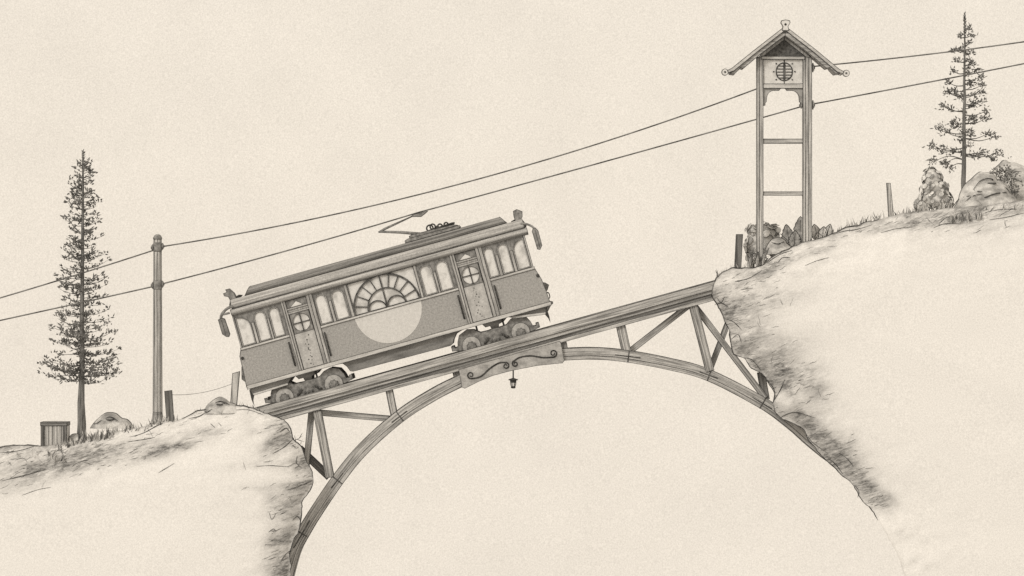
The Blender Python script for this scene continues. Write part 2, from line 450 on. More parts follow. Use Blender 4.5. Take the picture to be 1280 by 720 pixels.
R_RIM = [(1150, 860), (1140, 760), (1120, 695), (1099, 653), (1088, 635), (1075, 622), (1066, 606), (1050, 591), (1029, 571), (1014, 553), (1004, 536), (988, 528), (975, 522), (966, 506), (968, 492),
         (958, 474), (950, 466), (938, 460), (930, 448), (917, 441), (913, 425), (911, 410), (904, 397), (896, 381), (890, 366), (892, 353), (900, 343), (910, 337), (920, 335),
         (938, 335), (955, 329), (972, 318), (989, 309), (1008, 302), (1027, 297), (1049, 288), (1075, 281), (1099, 274), (1130, 266), (1160, 263), (1192, 260), (1230, 256), (1290, 250), (1440, 236)]
def r_shade(px, py, d):  # the same painted shading along the right hill's rim
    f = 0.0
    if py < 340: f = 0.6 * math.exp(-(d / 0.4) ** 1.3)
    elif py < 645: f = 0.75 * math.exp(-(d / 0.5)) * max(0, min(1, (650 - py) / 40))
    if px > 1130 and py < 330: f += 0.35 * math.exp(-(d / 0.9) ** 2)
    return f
R_BLOBS = [(925, 385, 26, 16, 30, .75), (960, 378, 50, 14, 14, .5), (940, 420, 30, 12, 25, .75), (965, 438, 44, 13, 14, .7), (975, 462, 28, 14, 25, .8), (1000, 468, 32, 11, 14, .6), (985, 488, 20, 6, -60, .9),
           (1018, 488, 22, 18, -30, .65), (1025, 545, 26, 12, -45, .85), (1045, 570, 22, 12, -50, .9), (1058, 560, 18, 16, -50, .6), (1080, 600, 30, 9, -50, .7), (1095, 625, 22, 10, -45, .6), (1110, 620, 14, 6, -30, .4),
           (1000, 518, 22, 6, -10, .7), (985, 325, 30, 5, 22, .6), (960, 335, 24, 5, 20, .7), (1030, 312, 30, 4, 15, .5), (1180, 277, 50, 7, 5, .6), (1230, 266, 40, 7, 5, .65), (1110, 285, 40, 5, 10, .5), (1250, 285, 40, 5, 8, .3),
           (940, 350, 24, 5, 15, .5), (1010, 335, 50, 6, 20, .25), (930, 358, 20, 6, 10, .4), (900, 370, 8, 10, 80, .6)]
R_CRACKS = [(.012, (958, 329), (975, 318), (990, 313)), (.010, (1040, 294), (1055, 289), (1070, 287), (1090, 281)), (.010, (918, 352), (935, 348), (952, 338)), (.009, (896, 372), (901, 378), (905, 371)), (.012, (893, 381), (902, 379), (910, 384)),
            (.010, (905, 398), (916, 402), (926, 412)), (.010, (914, 424), (922, 418), (926, 428)), (.012, (930, 447), (940, 450), (950, 462)), (.013, (966, 503), (975, 487), (980, 474)), (.013, (958, 474), (968, 488), (966, 504)),
            (.010, (975, 522), (992, 515), (1018, 522)), (.010, (1004, 536), (1012, 549), (1022, 558), (1035, 567)), (.012, (1035, 573), (1044, 580), (1053, 592)), (.010, (1068, 606), (1073, 614), (1072, 622)), (.009, (1048, 566), (1058, 573), (1066, 583)),
            (.009, (1165, 285), (1180, 280), (1200, 280)), (.009, (1172, 280), (1182, 272), (1192, 271)), (.008, (1005, 332), (1020, 326), (1035, 322)), (.009, (1230, 266), (1250, 262), (1270, 262)), (.008, (1235, 275), (1255, 272), (1280, 266)),
            (.010, (972, 328), (978, 322), (986, 322)), (.008, (925, 362), (940, 360)), (.008, (1100, 291), (1120, 286), (1140, 284))]
right_hill = Hill(R_RIM, [(1440, 860)], -0.75, 0.13, 0.02, R_BLOBS, r_shade, R_CRACKS,
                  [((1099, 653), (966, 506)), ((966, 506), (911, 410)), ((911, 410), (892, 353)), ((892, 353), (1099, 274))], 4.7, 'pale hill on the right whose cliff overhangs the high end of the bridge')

# ------------------------------------------------------------------ bridge
bridge = thing('arch_bridge', 'sloping timber arch bridge spanning the gap between the two cliffs', 'bridge', W(680, 470, 0.6))
BO = bridge.location.copy()
TR = W(500, 460.7, 0)
def uv(u, v, y=0.0):
    a = R(TILT)
    return Vector((TR.x + (u * math.cos(a) - v * math.sin(a)) / 40, y, TR.z + (u * math.sin(a) + v * math.cos(a)) / 40))
def member(name, p0, p1, w, y0, y1, mat='wood', par=None, ink=0.010, org=None):
    a, b = W(*p0), W(*p1)
    par = par or bridge
    L = (b - a).length; mb = MB(); hw = w / 80; hy = (y1 - y0) / 2
    mb.box(-L / 2, L / 2, -hy, hy, -hw, hw); mb.ink(ink)
    o = mb.build(name, [mat, 'ink'], par)
    o.location = (a + b) / 2 + Vector((0, (y0 + y1) / 2, 0)) - (org or BO)
    o.rotation_euler = (0, -math.atan2(b.z - a.z, b.x - a.x), 0)
    return o
def beam(name, u0, u1, v0, v1, y0, y1, mat='wood', ink=0.009):
    mb = MB(); mb.box(u0 / 40, u1 / 40, y0, y1, v0 / 40, v1 / 40); mb.ink(ink)
    o = mb.build(name, [mat, 'ink'], bridge)
    o.location = TR - BO; o.rotation_euler = (0, -R(TILT), 0)
    return o
# deck: kerb beam, girder below it, tie planks, rails
beam('kerb_beam', -222, 435, -9.5, 0, 0.0, 0.22)
beam('kerb_beam', -222, 435, -9.5, 0, 2.3, 2.5)
beam('girder', -222, 435, -14.2, -9.6, 0.06, 2.44, 'wood')
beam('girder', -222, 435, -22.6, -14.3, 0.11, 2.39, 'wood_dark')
beam('girder_flange', -222, 435, -22.7, -18.2, 0.03, 0.105, 'wood')
beam('girder_flange', -222, 435, -22.7, -18.2, 2.395, 2.47, 'wood')
for yy in (0.62, 1.82): beam('rail', -222, 435, -9.5, -7.9, yy, yy + 0.09, 'iron', 0.005)
# arch rib
AP = [(352, 745), (366, 692), (380, 664), (396, 638), (424, 597), (455, 560), (499, 521), (539, 495), (570, 479), (605, 463), (640, 452), (672, 446), (707, 443), (742, 442), (781, 445), (836, 455), (886, 469), (954, 504), (990, 530), (1015, 552), (1040, 572), (1066, 588)]
ap = [(p.x, p.y) for p in spline([Vector((W(*q).x, W(*q).z, 0)) for q in AP], 8)]
mb = MB(); mb.ribbon(ap, 16.0 / 40, 0.12, 0.95, w2=14.0 / 40); mb.ink(0.011, 60)
seam = []
for i in range(1, len(ap) - 1):
    t = Vector((ap[i + 1][0] - ap[i - 1][0], 0, ap[i + 1][1] - ap[i - 1][1])).normalized()
    seam.append(Vector((ap[i][0], 0.115, ap[i][1])) + Vector((t.z, 0, -t.x)) * 0.07)
mb.tube(seam, [0.010 * (.55 + .9 * abs(noise.noise(p * .9))) for p in seam], 5, 1)
mb.build('arch_rib', ['wood_rib', 'ink'], bridge, BO)
# scarf joints: cross seam and key on the rib
def joint(px, py, ang, l):
    mb = MB(); a = R(ang); c = W(px, py); t = Vector((math.cos(a), 0, math.sin(a))); n = Vector((-t.z, 0, t.x))
    y = 0.11
    for (s0, s1, d) in ((t * -l / 40, t * l / 40, n * 0.0), (n * -0.19, n * 0.19, t * 0.02)):
        p, q = c + s0 + d, c + s1 + d
        mb.tube([(p.x, y, p.z), (q.x, y, q.z)], 0.016, 5)
    mb.build('scarf_joint', 'ink', bridge, BO)
for a in ((499, 521, 37, 12), (377, 668, 60, 20), (421, 601, 52, 12), (785, 445.5, -7, 16), (886, 469, -20, 12), (953, 504, -31, 14)): joint(*a)
# struts
member('post', (396, 514), (412, 597), 10, 0.10, 0.45)
member('post', (485.5, 485), (492.5, 520), 8.5, 0.14, 0.5)
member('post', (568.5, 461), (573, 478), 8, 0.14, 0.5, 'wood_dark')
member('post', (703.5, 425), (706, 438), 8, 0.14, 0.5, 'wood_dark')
member('post', (775.5, 404), (783.5, 440), 11, 0.14, 0.5)
member('post', (866.5, 380), (888, 464), 10, 0.10, 0.45)
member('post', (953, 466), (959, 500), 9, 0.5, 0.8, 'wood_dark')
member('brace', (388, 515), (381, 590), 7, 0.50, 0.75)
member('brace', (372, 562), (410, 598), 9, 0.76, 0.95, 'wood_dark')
member('brace', (398, 516.5), (490, 524.5), 7, 0.46, 0.66)
member('brace', (786, 441), (862, 382), 7, 0.46, 0.66)
member('brace', (870, 383), (958, 498), 7, 0.46, 0.66)
member('brace', (889, 463), (914, 398), 6.5, 0.70, 0.9)
# fascia panel with scrollwork
pan = [(573.5, 462), (577.5, 484), (581, 485.5), (598, 477), (615.6, 469.6), (640.6, 463), (671, 457), (703, 453.7), (705.3, 451), (701.5, 430), (699.5, 426.5)]
mb = MB(); mb.plate([(W(*p).x, W(*p).z) for p in pan], 0.0, 0.115); mb.ink(0.009)
fascia = mb.build('fascia_panel', ['panel', 'ink'], bridge, BO)
def spiral(cx, cy, r, a0, turns, n=26, cw=1):
    return [(cx + r * (1 - 0.72 * i / n) * math.cos(a0 + cw * turns * 2 * math.pi * i / n), cy + r * (1 - 0.72 * i / n) * math.sin(a0 + cw * turns * 2 * math.pi * i / n)) for i in range(n + 1)]
def scroll(pts, r=0.024):
    mb = MB(); mb.tube([(W(*p).x, -0.012, W(*p).z) for p in pts], [r * (0.55 + 0.45 * math.sin(math.pi * i / (len(pts) - 1))) for i in range(len(pts))], 6)
    mb.build('scroll', 'black', fascia, BO)
mid = [(p.x, p.y) for p in spline([Vector((590, 473.2, 0)), Vector((601, 470.5, 0)), Vector((613, 460, 0)), Vector((624, 453.6, 0)), Vector((632.5, 453.2, 0))], 5)]
scroll(spiral(588.5, 468.8, 4.6, R(70), 1.25)[::-1] + mid + spiral(632.3, 457.2, 4.2, R(-80), 1.25))
mid = [(p.x, p.y) for p in spline([Vector((641.5, 451.8, 0)), Vector((650, 446.6, 0)), Vector((664, 444.8, 0)), Vector((679, 447.0, 0)), Vector((691, 446.4, 0))], 5)]
scroll(spiral(644, 454.6, 3.9, R(230), 1.25, cw=-1)[::-1] + mid + spiral(691.5, 441.6, 4.8, R(80), 1.3, cw=-1))

# lantern below the panel
lp = W(641.5, 463, 0.06)
lan = thing('hanging_lantern', 'tiny black lantern hanging on a rod beneath the scrolled bridge panel', 'lantern', lp)
def lz(py): return (463 - py) / 40
mb = MB(); mb.tube([(0, 0, lz(463)), (0, 0, lz(474))], 0.022, 6); mb.build('rod', 'black', lan)
mb = MB(); mb.lathe((0, 0, 0), [(0.03, lz(472.5)), (0.15, lz(474.2)), (0.15, lz(475.2)), (0.10, lz(475.6)), (0.095, lz(478.3))], 6, smooth=False); mb.build('cap', 'black', lan)
mb = MB(); mb.lathe((0, 0, 0), [(0.085, lz(478.3)), (0.062, lz(482.6))], 6, smooth=False)
mb.build('glass', 'glass', lan)
mb = MB()
for i in range(6):
    a = i * math.pi / 3; mb.tube([(0.09 * math.cos(a), 0.09 * math.sin(a), lz(478.2)), (0.066 * math.cos(a), 0.066 * math.sin(a), lz(482.7))], 0.011, 4)
mb.lathe((0, 0, 0), [(0.07, lz(482.6)), (0.075, lz(485.0)), (0.03, lz(485.6))], 6, smooth=False); mb.build('cage', 'black', lan)

# ------------------------------------------------------------------ tram  (local: x along, z up, y depth; px/40)
tram = thing('tram', 'old grey tramcar with fan window and pale half disc climbing the bridge', 'tram', TR + Vector((0, 0.30, 0)), ry=-R(TILT))
TW = 2.0
def q(*a): return [(x / 40, z / 40) for x, z in a]
# body
mb = MB(); mb.plate(q((-186, 77), (-190, 68), (-190.5, 50), (-192, 29), (-190, 26), (203, 26), (203, 30), (202, 45), (200.5, 60), (196, 75), (193, 77)), 0.0, TW); mb.ink(0.012)
body = mb.build('body', ['tram_side', 'ink'], tram)
mb = MB(); n = 40
mb.plate(q(*[(4.5 + 43 * math.cos(math.pi + math.pi * i / n), 76.2 + 43 * math.sin(math.pi + math.pi * i / n)) for i in range(n + 1)]), -0.008, 0.004)
mb.build('painted_disc', 'disc', body)
for (a, b) in ((-186.5, -122), (-88, 97), (134, 196)):
    mb = MB(); mb.box(a / 40, b / 40, -0.03, 0.03, 75.2 / 40, 78.0 / 40); mb.ink(0.008); mb.build('waist_rail', ['tram_trim', 'ink'], tram)
mb = MB(); mb.box(-191.5 / 40, 204 / 40, -0.05, TW + 0.05, 25.8 / 40, 30.6 / 40); mb.ink(0.010); mb.build('sill_band', ['tram_trim', 'ink'], tram)
# window openings
def arch(u0, u1, v0, vt, n=10, half=None):
    w = u1 - u0
    if half == 'l':    # tall at its left edge
        h = min(w * 0.9, vt - v0)
        return [(u0, v0), (u1, v0)] + [(u0 + w * math.cos(t), vt - h + h * math.sin(t)) for t in [math.pi / 2 * i / n for i in range(n + 1)]]
    if half == 'r':
        h = min(w * 0.9, vt - v0)
        return [(u0, v0), (u1, v0)] + [(u1 - w * math.cos(t), vt - h + h * math.sin(t)) for t in [math.pi / 2 - math.pi / 2 * i / n for i in range(n + 1)]]
    r = w / 2
    return [(u0, v0), (u1, v0)] + [(u0 + r + r * math.cos(t), vt - r * 0.95 + r * 0.95 * math.sin(t)) for t in [math.pi * i / n for i in range(n + 1)]]
wins = [(-183, -165.5, 'l'), (-160.5, -145, None), (-141, -127, None), (-81, -65.5, None), (-60, -43.5, None), (55, 71, None), (75.5, 92, None), (138.5, 151.5, None), (156.5, 170.5, None), (175.5, 191.8, 'r')]
holes = [arch(a, b, 79, 116.5, half=h) for a, b, h in wins]
fanh = [(-36.5, 78.6), (49, 78.6), (49, 119), (-36.5, 119)]
doors = [[(-116.5, 78.5), (-90, 78.5), (-90, 119), (-116.5, 119)], [(103, 78.5), (130.5, 78.5), (130.5, 119), (103, 119)]]
wall_out = [(-185, 76.9), (194.5, 76.9), (193.8, 121), (-184.2, 121)]
mb = MB(); mb.plate(q(*wall_out), 0.0, 0.07, holes=[q(*h) for h in holes + [fanh] + doors]); mb.ink(0.009)
mb.build('window_wall', ['tram_frame', 'ink'], tram)
mb = MB(); mb.plate(q(*wall_out), TW - 0.07, TW, holes=[q(*h) for h in holes + [fanh] + doors]); mb.build('window_wall', 'tram_frame', tram)
mb = MB(); mb.box(-182 / 40, 192 / 40, TW - 0.03, TW - 0.02, 78 / 40, 120 / 40); mb.build('rear_glazing', 'glass', tram)
for u in (-184.6, 193.4):
    h = [[(0.15 + i * 0.6, 79 / 40), (0.65 + i * 0.6, 79 / 40), (0.65 + i * 0.6, 115 / 40), (0.15 + i * 0.6, 115 / 40)] for i in range(3)]
    mb = MB(); mb.plate([(0.072, 77 / 40), (TW - 0.072, 77 / 40), (TW - 0.072, 121 / 40), (0.072, 121 / 40)], u / 40 - 0.03, u / 40 + 0.03, holes=h, axis='x'); mb.ink(0.008)
    ew = mb.build('end_wall', ['tram_frame', 'ink'], tram)
    mb = MB(); mb.box(u / 40 - 0.005, u / 40 + 0.005, 0.1, TW - 0.1, 78 / 40, 119 / 40); mb.build('pane', 'glass', ew)
# each window: beaded frame and pane
def win_shape(w, half):
    outer = arch(0, w, 0, 37.5, half=half)
    inner = arch(1.1, w - 1.1, 1.0, 36.4, half=half)
    return outer, inner
protos = {}
for a, b, h in wins:
    w = round(b - a, 1); key = (w, h)
    if key not in protos:
        o_, i_ = win_shape(w, h)
        mb = MB(); mb.plate(q(*o_), -0.012, 0.03, holes=[q(*i_)]); mb.ink(0.006)
        f = mb.build('window', ['tram_post', 'ink'], tram)
        mb = MB(); mb.plate(q(*i_), 0.028, 0.034); mb.build('pane', 'glass', f)
        protos[key] = f; f.location = (a / 40, 0, 79 / 40)
    else:
        dup(protos[key], tram, (a / 40, 0, 79 / 40))
# fan window
fx, fz = 5.0, 78.2
def arcp(cx, cz, r, a0, a1, n=28): return [((cx + r * math.cos(R(a0 + (a1 - a0) * i / n))) / 40, (cz + r * math.sin(R(a0 + (a1 - a0) * i / n))) / 40) for i in range(n + 1)]
mb = MB()
mb.ribbon(arcp(fx, fz, 41.8, 0, 180), 2.2 / 40, -0.015, 0.05)
mb.ribbon(arcp(fx, fz, 24.5, 0, 180), 1.5 / 40, -0.012, 0.05)
mb.ribbon(arcp(fx - 12.4, fz, 11.5, 0, 180, 16), 1.6 / 40, -0.010, 0.05)
mb.ribbon(arcp(fx + 12.4, fz, 11.5, 0, 180, 16), 1.6 / 40, -0.010, 0.05)
for an in (17, 37, 56, 73, 108, 126, 145, 164):
    c, s_ = math.cos(R(an)), math.sin(R(an))
    mb.ribbon([((fx + 25 * c) / 40, (fz + 25 * s_) / 40), ((fx + 41 * c) / 40, (fz + 41 * s_) / 40)], 1.2 / 40, -0.008, 0.045)
mb.ribbon([((fx) / 40, fz / 40), (fx / 40, (fz + 41) / 40)], 1.7 / 40, -0.013, 0.045)
mb.box((fx - 43) / 40, (fx + 43) / 40, -0.014, 0.05, 77.6 / 40, 79.2 / 40)
fan = mb.build('fan_window', 'ink', tram)
mb = MB(); mb.box(-36.8 / 40, 49.3 / 40, 0.052, 0.058, 78.4 / 40, 119.2 / 40); mb.build('pane', 'glass', fan)
# square posts of the window band
for a, b in ((-41.5, -37.2), (49, 53), (-64.8, -60.6), (71.4, 75.2), (-165.2, -161), (-144.8, -141.4), (151.8, 156.2), (170.8, 175.2), (-186, -183.6), (192, 195)):
    mb = MB(); mb.box((a + .5) / 40, (b - .5) / 40, -0.022, -0.001, 78.1 / 40, 105 / 40 if b - a < 5 and a not in (-41.5, 49, -186, 192) else 119.5 / 40); mb.ink(0.007)
    mb.build('window_post', ['tram_post', 'ink'], tram)
# doors
def door(u0, posts):
    d = bpy.data.objects.new('door', None); COL.objects.link(d); d.parent = tram; d.location = (u0 / 40, 0, 0)
    w = 26.6
    mb = MB(); mb.box(0.5 / 40, (w - .5) / 40, -0.02, 0.03, 31 / 40, 76.3 / 40); mb.ink(0.008)
    # old rivets and knots
    for i in range(16):
        x, z = random.uniform(9, 15) + (3 if i % 5 == 0 else 0), 34 + i * 2.5 + random.uniform(-1, 1)
        mb.cyl_y(x / 40, z / 40, random.uniform(.45, 1.0) / 40, -0.026, -0.018, 7, 1)
    mb.build('door_leaf', ['door', 'ink'], d)
    cx, cz, r = w / 2, 89, 10.6
    circ = [(cx + 1.02 * r * math.cos(2 * math.pi * i / 28), cz + 1.06 * r * math.sin(2 * math.pi * i / 28)) for i in range(28)]
    mb = MB(); mb.plate(q((1, 76.4), (w - 1, 76.4), (w - 1, 102), (1, 102)), -0.02, 0.03, holes=[q(*circ)]); mb.ink(0.009)
    mb.box((cx - .7) / 40, (cx + .7) / 40, -0.018, 0.02, (cz - r) / 40, (cz + r) / 40, 1); mb.box((cx - r) / 40, (cx + r) / 40, -0.015, 0.02, (cz - .7) / 40, (cz + .7) / 40, 1)
    f = mb.build('door_window', ['tram_frame', 'ink'], d)
    mb = MB(); mb.box(1.5 / 40, (w - 1.5) / 40, 0.021, 0.027, 77 / 40, 101 / 40); mb.build('pane', 'glass', f)
    mb = MB(); mb.box(0, w / 40, -0.035, 0.04, 102.2 / 40, 104.6 / 40); mb.box(0, w / 40, -0.045, 0.04, 107.5 / 40, 109.6 / 40); mb.box(0.3 / 40, (w - .3) / 40, -0.02, 0.04, 104.6 / 40, 107.5 / 40); mb.ink(0.007)
    mb.build('transom_bar', ['tram_post', 'ink'], d)
    mb = MB(); mb.box(0.4 / 40, (w - .4) / 40, 0.0, 0.03, 109.7 / 40, 119.5 / 40); mb.build('transom_panel', 'tram_frame', d)
    mb = MB(); mb.plate(q((w / 2 - 9, 110.3), (w / 2 + 7, 110.3), (w / 2 + 4, 113.5), (w / 2, 116.3), (w / 2 - 5, 113)), -0.012, 0.0); mb.ink(0.004); mb.build('transom_light', ['pale', 'ink'], d)
    return d
door(-117, None); door(103, None)
for a, b in ((-122.5, -117.2), (-90.2, -82.5), (97, 102.8), (129.8, 138)):
    mb = MB(); mb.box(a / 40, b / 40, -0.045, 0.05, 30.7 / 40, 120.5 / 40); mb.ink(0.009)
    c = (a + b) / 2; mb.box((c - .5) / 40, (c + .5) / 40, -0.05, -0.04, 31 / 40, 120 / 40, 1)
    mb.build('door_post', ['tram_post', 'ink'], tram)
for u in (-126, -79.5, 94, 141.2):
    mb = MB(); mb.tube([(u / 40, 0, 68.5 / 40), (u / 40, -0.06, 67 / 40), (u / 40, -0.06, 40 / 40), (u / 40, 0, 38.5 / 40)], 0.026, 6); mb.build('handrail', 'black', tram)
# roof
def half_prof(front):   # mirror a front profile (y,v) to the far side
    return [(y, v / 40) for y, v in front] + [(TW - y, v / 40) for y, v in reversed(front)]
eave = [(0.04, 119.6)] + [(0.0 - 0.16 * math.cos(t), 123.8 + 4.0 * math.sin(t)) for t in [R(-80 + 16 * i) for i in range(11)]] + [(0.04, 127.8)]
mb = MB(); mb.profx(half_prof(eave), -185.5 / 40, 199.5 / 40, smooth=False); mb.ink(0.011, 50); mb.build('eave_moulding', ['roof', 'ink'], tram)
low = [(0.0, 127.9), (-0.06, 128.1)] + [(0.12 - 0.24 * math.cos(t), 132.0 + 7.6 * math.sin(t)) for t in [R(-24 + 12 * i) for i in range(9)]] + [(0.3, 139.7), (0.45, 139.9)]
mb = MB(); mb.profx(half_prof(low), -183 / 40, 197 / 40); mb.ink(0.011, 40)
rf = mb.build('roof', ['roof', 'ink'], tram)
mon = [(0.40, 139.5), (0.33, 141), (0.30, 143), (0.31, 145), (0.36, 147), (0.46, 148.8), (0.66, 150.0), (1.0, 150.5)]
A, B = half_prof(mon), half_prof(mon)
mb = MB()
va = [mb.V(((-165 + (z * 40 - 139.5) * 0.85) / 40, y, z)) for y, z in A]; vb = [mb.V(((178 - (z * 40 - 139.5) * 0.7) / 40, y, z)) for y, z in B]
for i in range(len(va)): mb._f([va[i], va[(i + 1) % len(va)], vb[(i + 1) % len(va)], vb[i]])
mb._f(va); mb._f(vb[::-1]); mb.ink(0.010, 45)
mb.build('clerestory', ['roof_dark', 'ink'], rf)
# rounded dark caps of the two roof ends
for s_, u in ((-1, -183), (1, 197)):
    mb = MB(); mb.plate(q((u + s_ * 0.1, 128.5), (u + s_ * 3, 130), (u + s_ * 2.2, 134), (u - s_ * 6, 139), (u + s_ * 0.1, 138.5)), 0.05, TW - 0.05); mb.ink(0.009); mb.build('roof_end', ['roof_dark', 'ink'], tram)
# route lamps on the roof ends
mb = MB(); mb.plate(q((-183, 134), (-176, 138.5), (-177.5, 147), (-182, 154), (-186.5, 154), (-185.8, 150.5), (-190.5, 150), (-190, 146.5), (-185.5, 144.5)), 0.5, 0.95); mb.ink(0.008); mb.build('route_lamp', ['iron', 'ink'], tram)
mb = MB(); mb.plate(q((-181, 137), (-172, 139.5), (-168, 142), (-172, 143.5), (-178, 142)), 0.55, 0.9); mb.build('lamp_bracket', 'black', tram)
mb = MB(); mb.plate(q((188.5, 138), (194.5, 138.5), (198.5, 143), (200, 149), (194, 153.5), (189, 152.5), (188, 146)), 0.5, 0.95); mb.ink(0.008); mb.build('route_lamp', ['iron', 'ink'], tram)
mb = MB(); mb.plate(q((181, 138.5), (195, 138.5), (190, 142.5), (183.5, 141)), 0.55, 0.9); mb.build('lamp_bracket', 'black', tram)
# mirrors
mb = MB(); mb.tube([(p.x / 40, -0.12, p.y / 40) for p in spline([Vector((-181, 131, 0)), Vector((-189, 130, 0)), Vector((-197, 125, 0)), Vector((-200, 119, 0))], 5)], 0.045, 8); mb.tube([(-187 / 40, -0.12, 124 / 40), (-196 / 40, -0.12, 124.5 / 40)], 0.035, 6); mb.build('mirror_arm', 'iron', tram)
mb = MB(); mb.plate(q((-203, 119.5), (-198, 120.5), (-195, 118.5), (-193.8, 98.5), (-196, 95.5), (-199, 96.5), (-202.8, 101)), -0.22, -0.06); mb.ink(0.010); mb.box(-199.3 / 40, -198.6 / 40, -0.226, -0.21, 98 / 40, 118 / 40, 1); mb.build('mirror', ['under', 'ink'], tram)
mb = MB(); mb.tube([(p.x / 40, -0.12, p.y / 40) for p in spline([Vector((194, 135, 0)), Vector((202, 131, 0)), Vector((207.5, 126, 0)), Vector((208, 121, 0))], 5)], 0.035, 8); mb.build('mirror_arm', 'iron', tram)
mb = MB(); mb.plate(q((205, 121), (207, 124.5), (210, 124.5), (212.5, 120), (212.3, 101), (208.5, 96.5), (205.5, 98)), -0.22, -0.06); mb.ink(0.010); mb.box(208.6 / 40, 209.3 / 40, -0.226, -0.21, 99 / 40, 122 / 40, 1); mb.build('mirror', ['under', 'ink'], tram)
# headlamps and couplings on the ends
mb = MB(); mb.cyl_y(-187.2 / 40, 65 / 40, 2.0 / 40, -0.03, 0.05, 12); mb.build('marker_lamp', 'black', tram)
mb = MB(); mb.cyl_y(197.2 / 40, 66 / 40, 2.2 / 40, -0.03, 0.05, 12); mb.build('marker_lamp', 'black', tram)
for s_, u0 in ((1, 201.2), (-1, -190.6)):
    mb = MB()
    mb.plate(q((u0, 56), (u0 + s_ * 2.5, 55), (u0 + s_ * 6.5, 51 if s_ > 0 else 40), (u0 + s_ * 3.5, 46 if s_ > 0 else 36), (u0 + s_ * .3, 43 if s_ > 0 else 34)), 0.6, 1.2); mb.ink(0.007)
    mb.build('headlamp', ['iron', 'ink'], tram)
mb = MB(); mb.tube([((203.5 + 1.6 * math.cos(t)) / 40, 0.5, (38.5 + 4 * math.sin(t)) / 40) for t in [2 * math.pi * i / 14 for i in range(15)]], 0.018, 5); mb.build('coupling_ring', 'black', tram)
mb = MB(); mb.ball((204.8 / 40, 0.3, 28.5 / 40), 0.055); mb.build('buffer_knob', 'iron', tram)
# skirt between the trucks
mb = MB(); mb.plate(q((-74, 25.7), (-68, 25.2), (-64, 20), (-61.5, 13.5), (-58, 12), (68, 10.6), (72, 12.5), (74, 17), (79, 23), (88, 25.7)), 0.12, TW - 0.12); mb.ink(0.010); mb.build('skirt', ['under', 'ink'], tram)
# end aprons with bumper bars
for pts, bar, hang in ((((-189, 25.7), (-188, 17.5), (-143, 18), (-134, 25.7)), (-189.5, -141, 16.4, 19.2), (-188.8, 5)), (((148, 25.7), (155, 22.5), (196, 18), (203, 25.7)), (152, 196.5, 16.0, 19.0), (196, 5))):
    mb = MB(); mb.plate(q(*pts), 0.10, TW - 0.1); mb.ink(0.009); mb.build('apron', ['under', 'ink'], tram)
    mb = MB(); a, b, v0, v1 = bar
    if a < 0: mb.plate(q((a, v0), (b, v0 + 1.2), (b, v1 + 1), (a, v1)), 0.04, 0.098)
    else: mb.plate(q((a, v0 + 6.5), (b, v0), (b, v1), (a, v1 + 6.5)), 0.04, 0.098)
    mb.ink(0.008); mb.build('bumper_bar', ['tram_trim', 'ink'], tram)
    s_ = 1 if hang[0] > 0 else -1
    mb = MB(); mb.plate(q((hang[0] - 3 * s_, 16), (hang[0] + 1 * s_, 25), (hang[0] + 1.5 * s_, 12), (hang[0] + .6 * s_, 4.5), (hang[0] - .6 * s_, 11)), 0.03, 0.08); mb.build('guard_iron', 'black', tram)
# trucks
def truck(uc):
    o = [(-57, 3), (-57, 9), (-53.5, 9), (-53, 6), (-49, 6.5), (-47.5, 12.5), (-43.5, 20), (-33, 24.2), (-24, 22), (-17, 16.5), (-8, 16), (0, 17), (8, 16.5), (17, 17), (24, 22), (33, 24.2), (43.5, 20), (47.5, 12.5), (49, 6.5), (53, 6), (53.5, 9), (57, 9), (57, 3), (47, 1), (24, -2), (0, 0), (-24, -2), (-47, 1)]
    mb = MB(); mb.plate(q(*o), 0.20, 0.27); mb.plate(q(*o), 1.73, 1.80)
    for du in (-12, 12): mb.box((du - 3) / 40, (du + 3) / 40, 0.26, 1.74, 4 / 40, 12 / 40)
    mb.ink(0.009)
    b = mb.build('truck_frame', ['iron', 'ink'], tram); b.location = (uc / 40, 0, 0)
    for du in (-32, 32):
        mb = MB(); mb.cyl_y(0, 0, 11.6 / 40, 0.165, 0.20, 32); mb.cyl_y(0, 0, 11.6 / 40, 1.80, 1.835, 32)
        mb.ink(0.007); mb.tube([(0, 0.2, 0), (0, 1.8, 0)], 0.06, 10)
        w_ = mb.build('wheel', ['wheel', 'ink'], b); w_.location = (du / 40, 0, 3.6 / 40)
        mb = MB(); mb.plate(q(*[(du + (6.4 if i % 2 else 4.8) * math.cos(math.pi * i / 9 + .2), 2.6 + (6.4 if i % 2 else 4.8) * math.sin(math.pi * i / 9 + .2)) for i in range(18)]), 0.11, 0.16); mb.ink(0.007)
        mb.build('axle_box', ['iron', 'ink'], b)
    mb = MB()
    for du in (-16, -14, 14, 16): mb.tube([(du / 40, 0.17, 2 / 40), ((du * .55) / 40, 0.17, 8 / 40)], 0.03, 6)
    for du in (-6, -1, 4): mb.box((du - 1.5) / 40, (du + 1.5) / 40, 0.16, 0.199, 1.5 / 40, 4 / 40)
    mb.build('brake_gear', 'wood_up_dark', b)
    mb = MB(); mb.plate(q((-12, 25.7), (-9, 21), (-3, 21), (-2, 17), (7, 17), (8, 20.5), (15, 22), (20, 25.7)), 0.3, 1.7); mb.ink(0.008)
    for du in (-20, 14): mb.tube([(du / 40, 0.25, 25.7 / 40), (du / 40, 0.25, 14 / 40)], 0.03, 6, 1)
    mb.build('bolster', ['under', 'ink'], b)
truck(-118); truck(125.5)
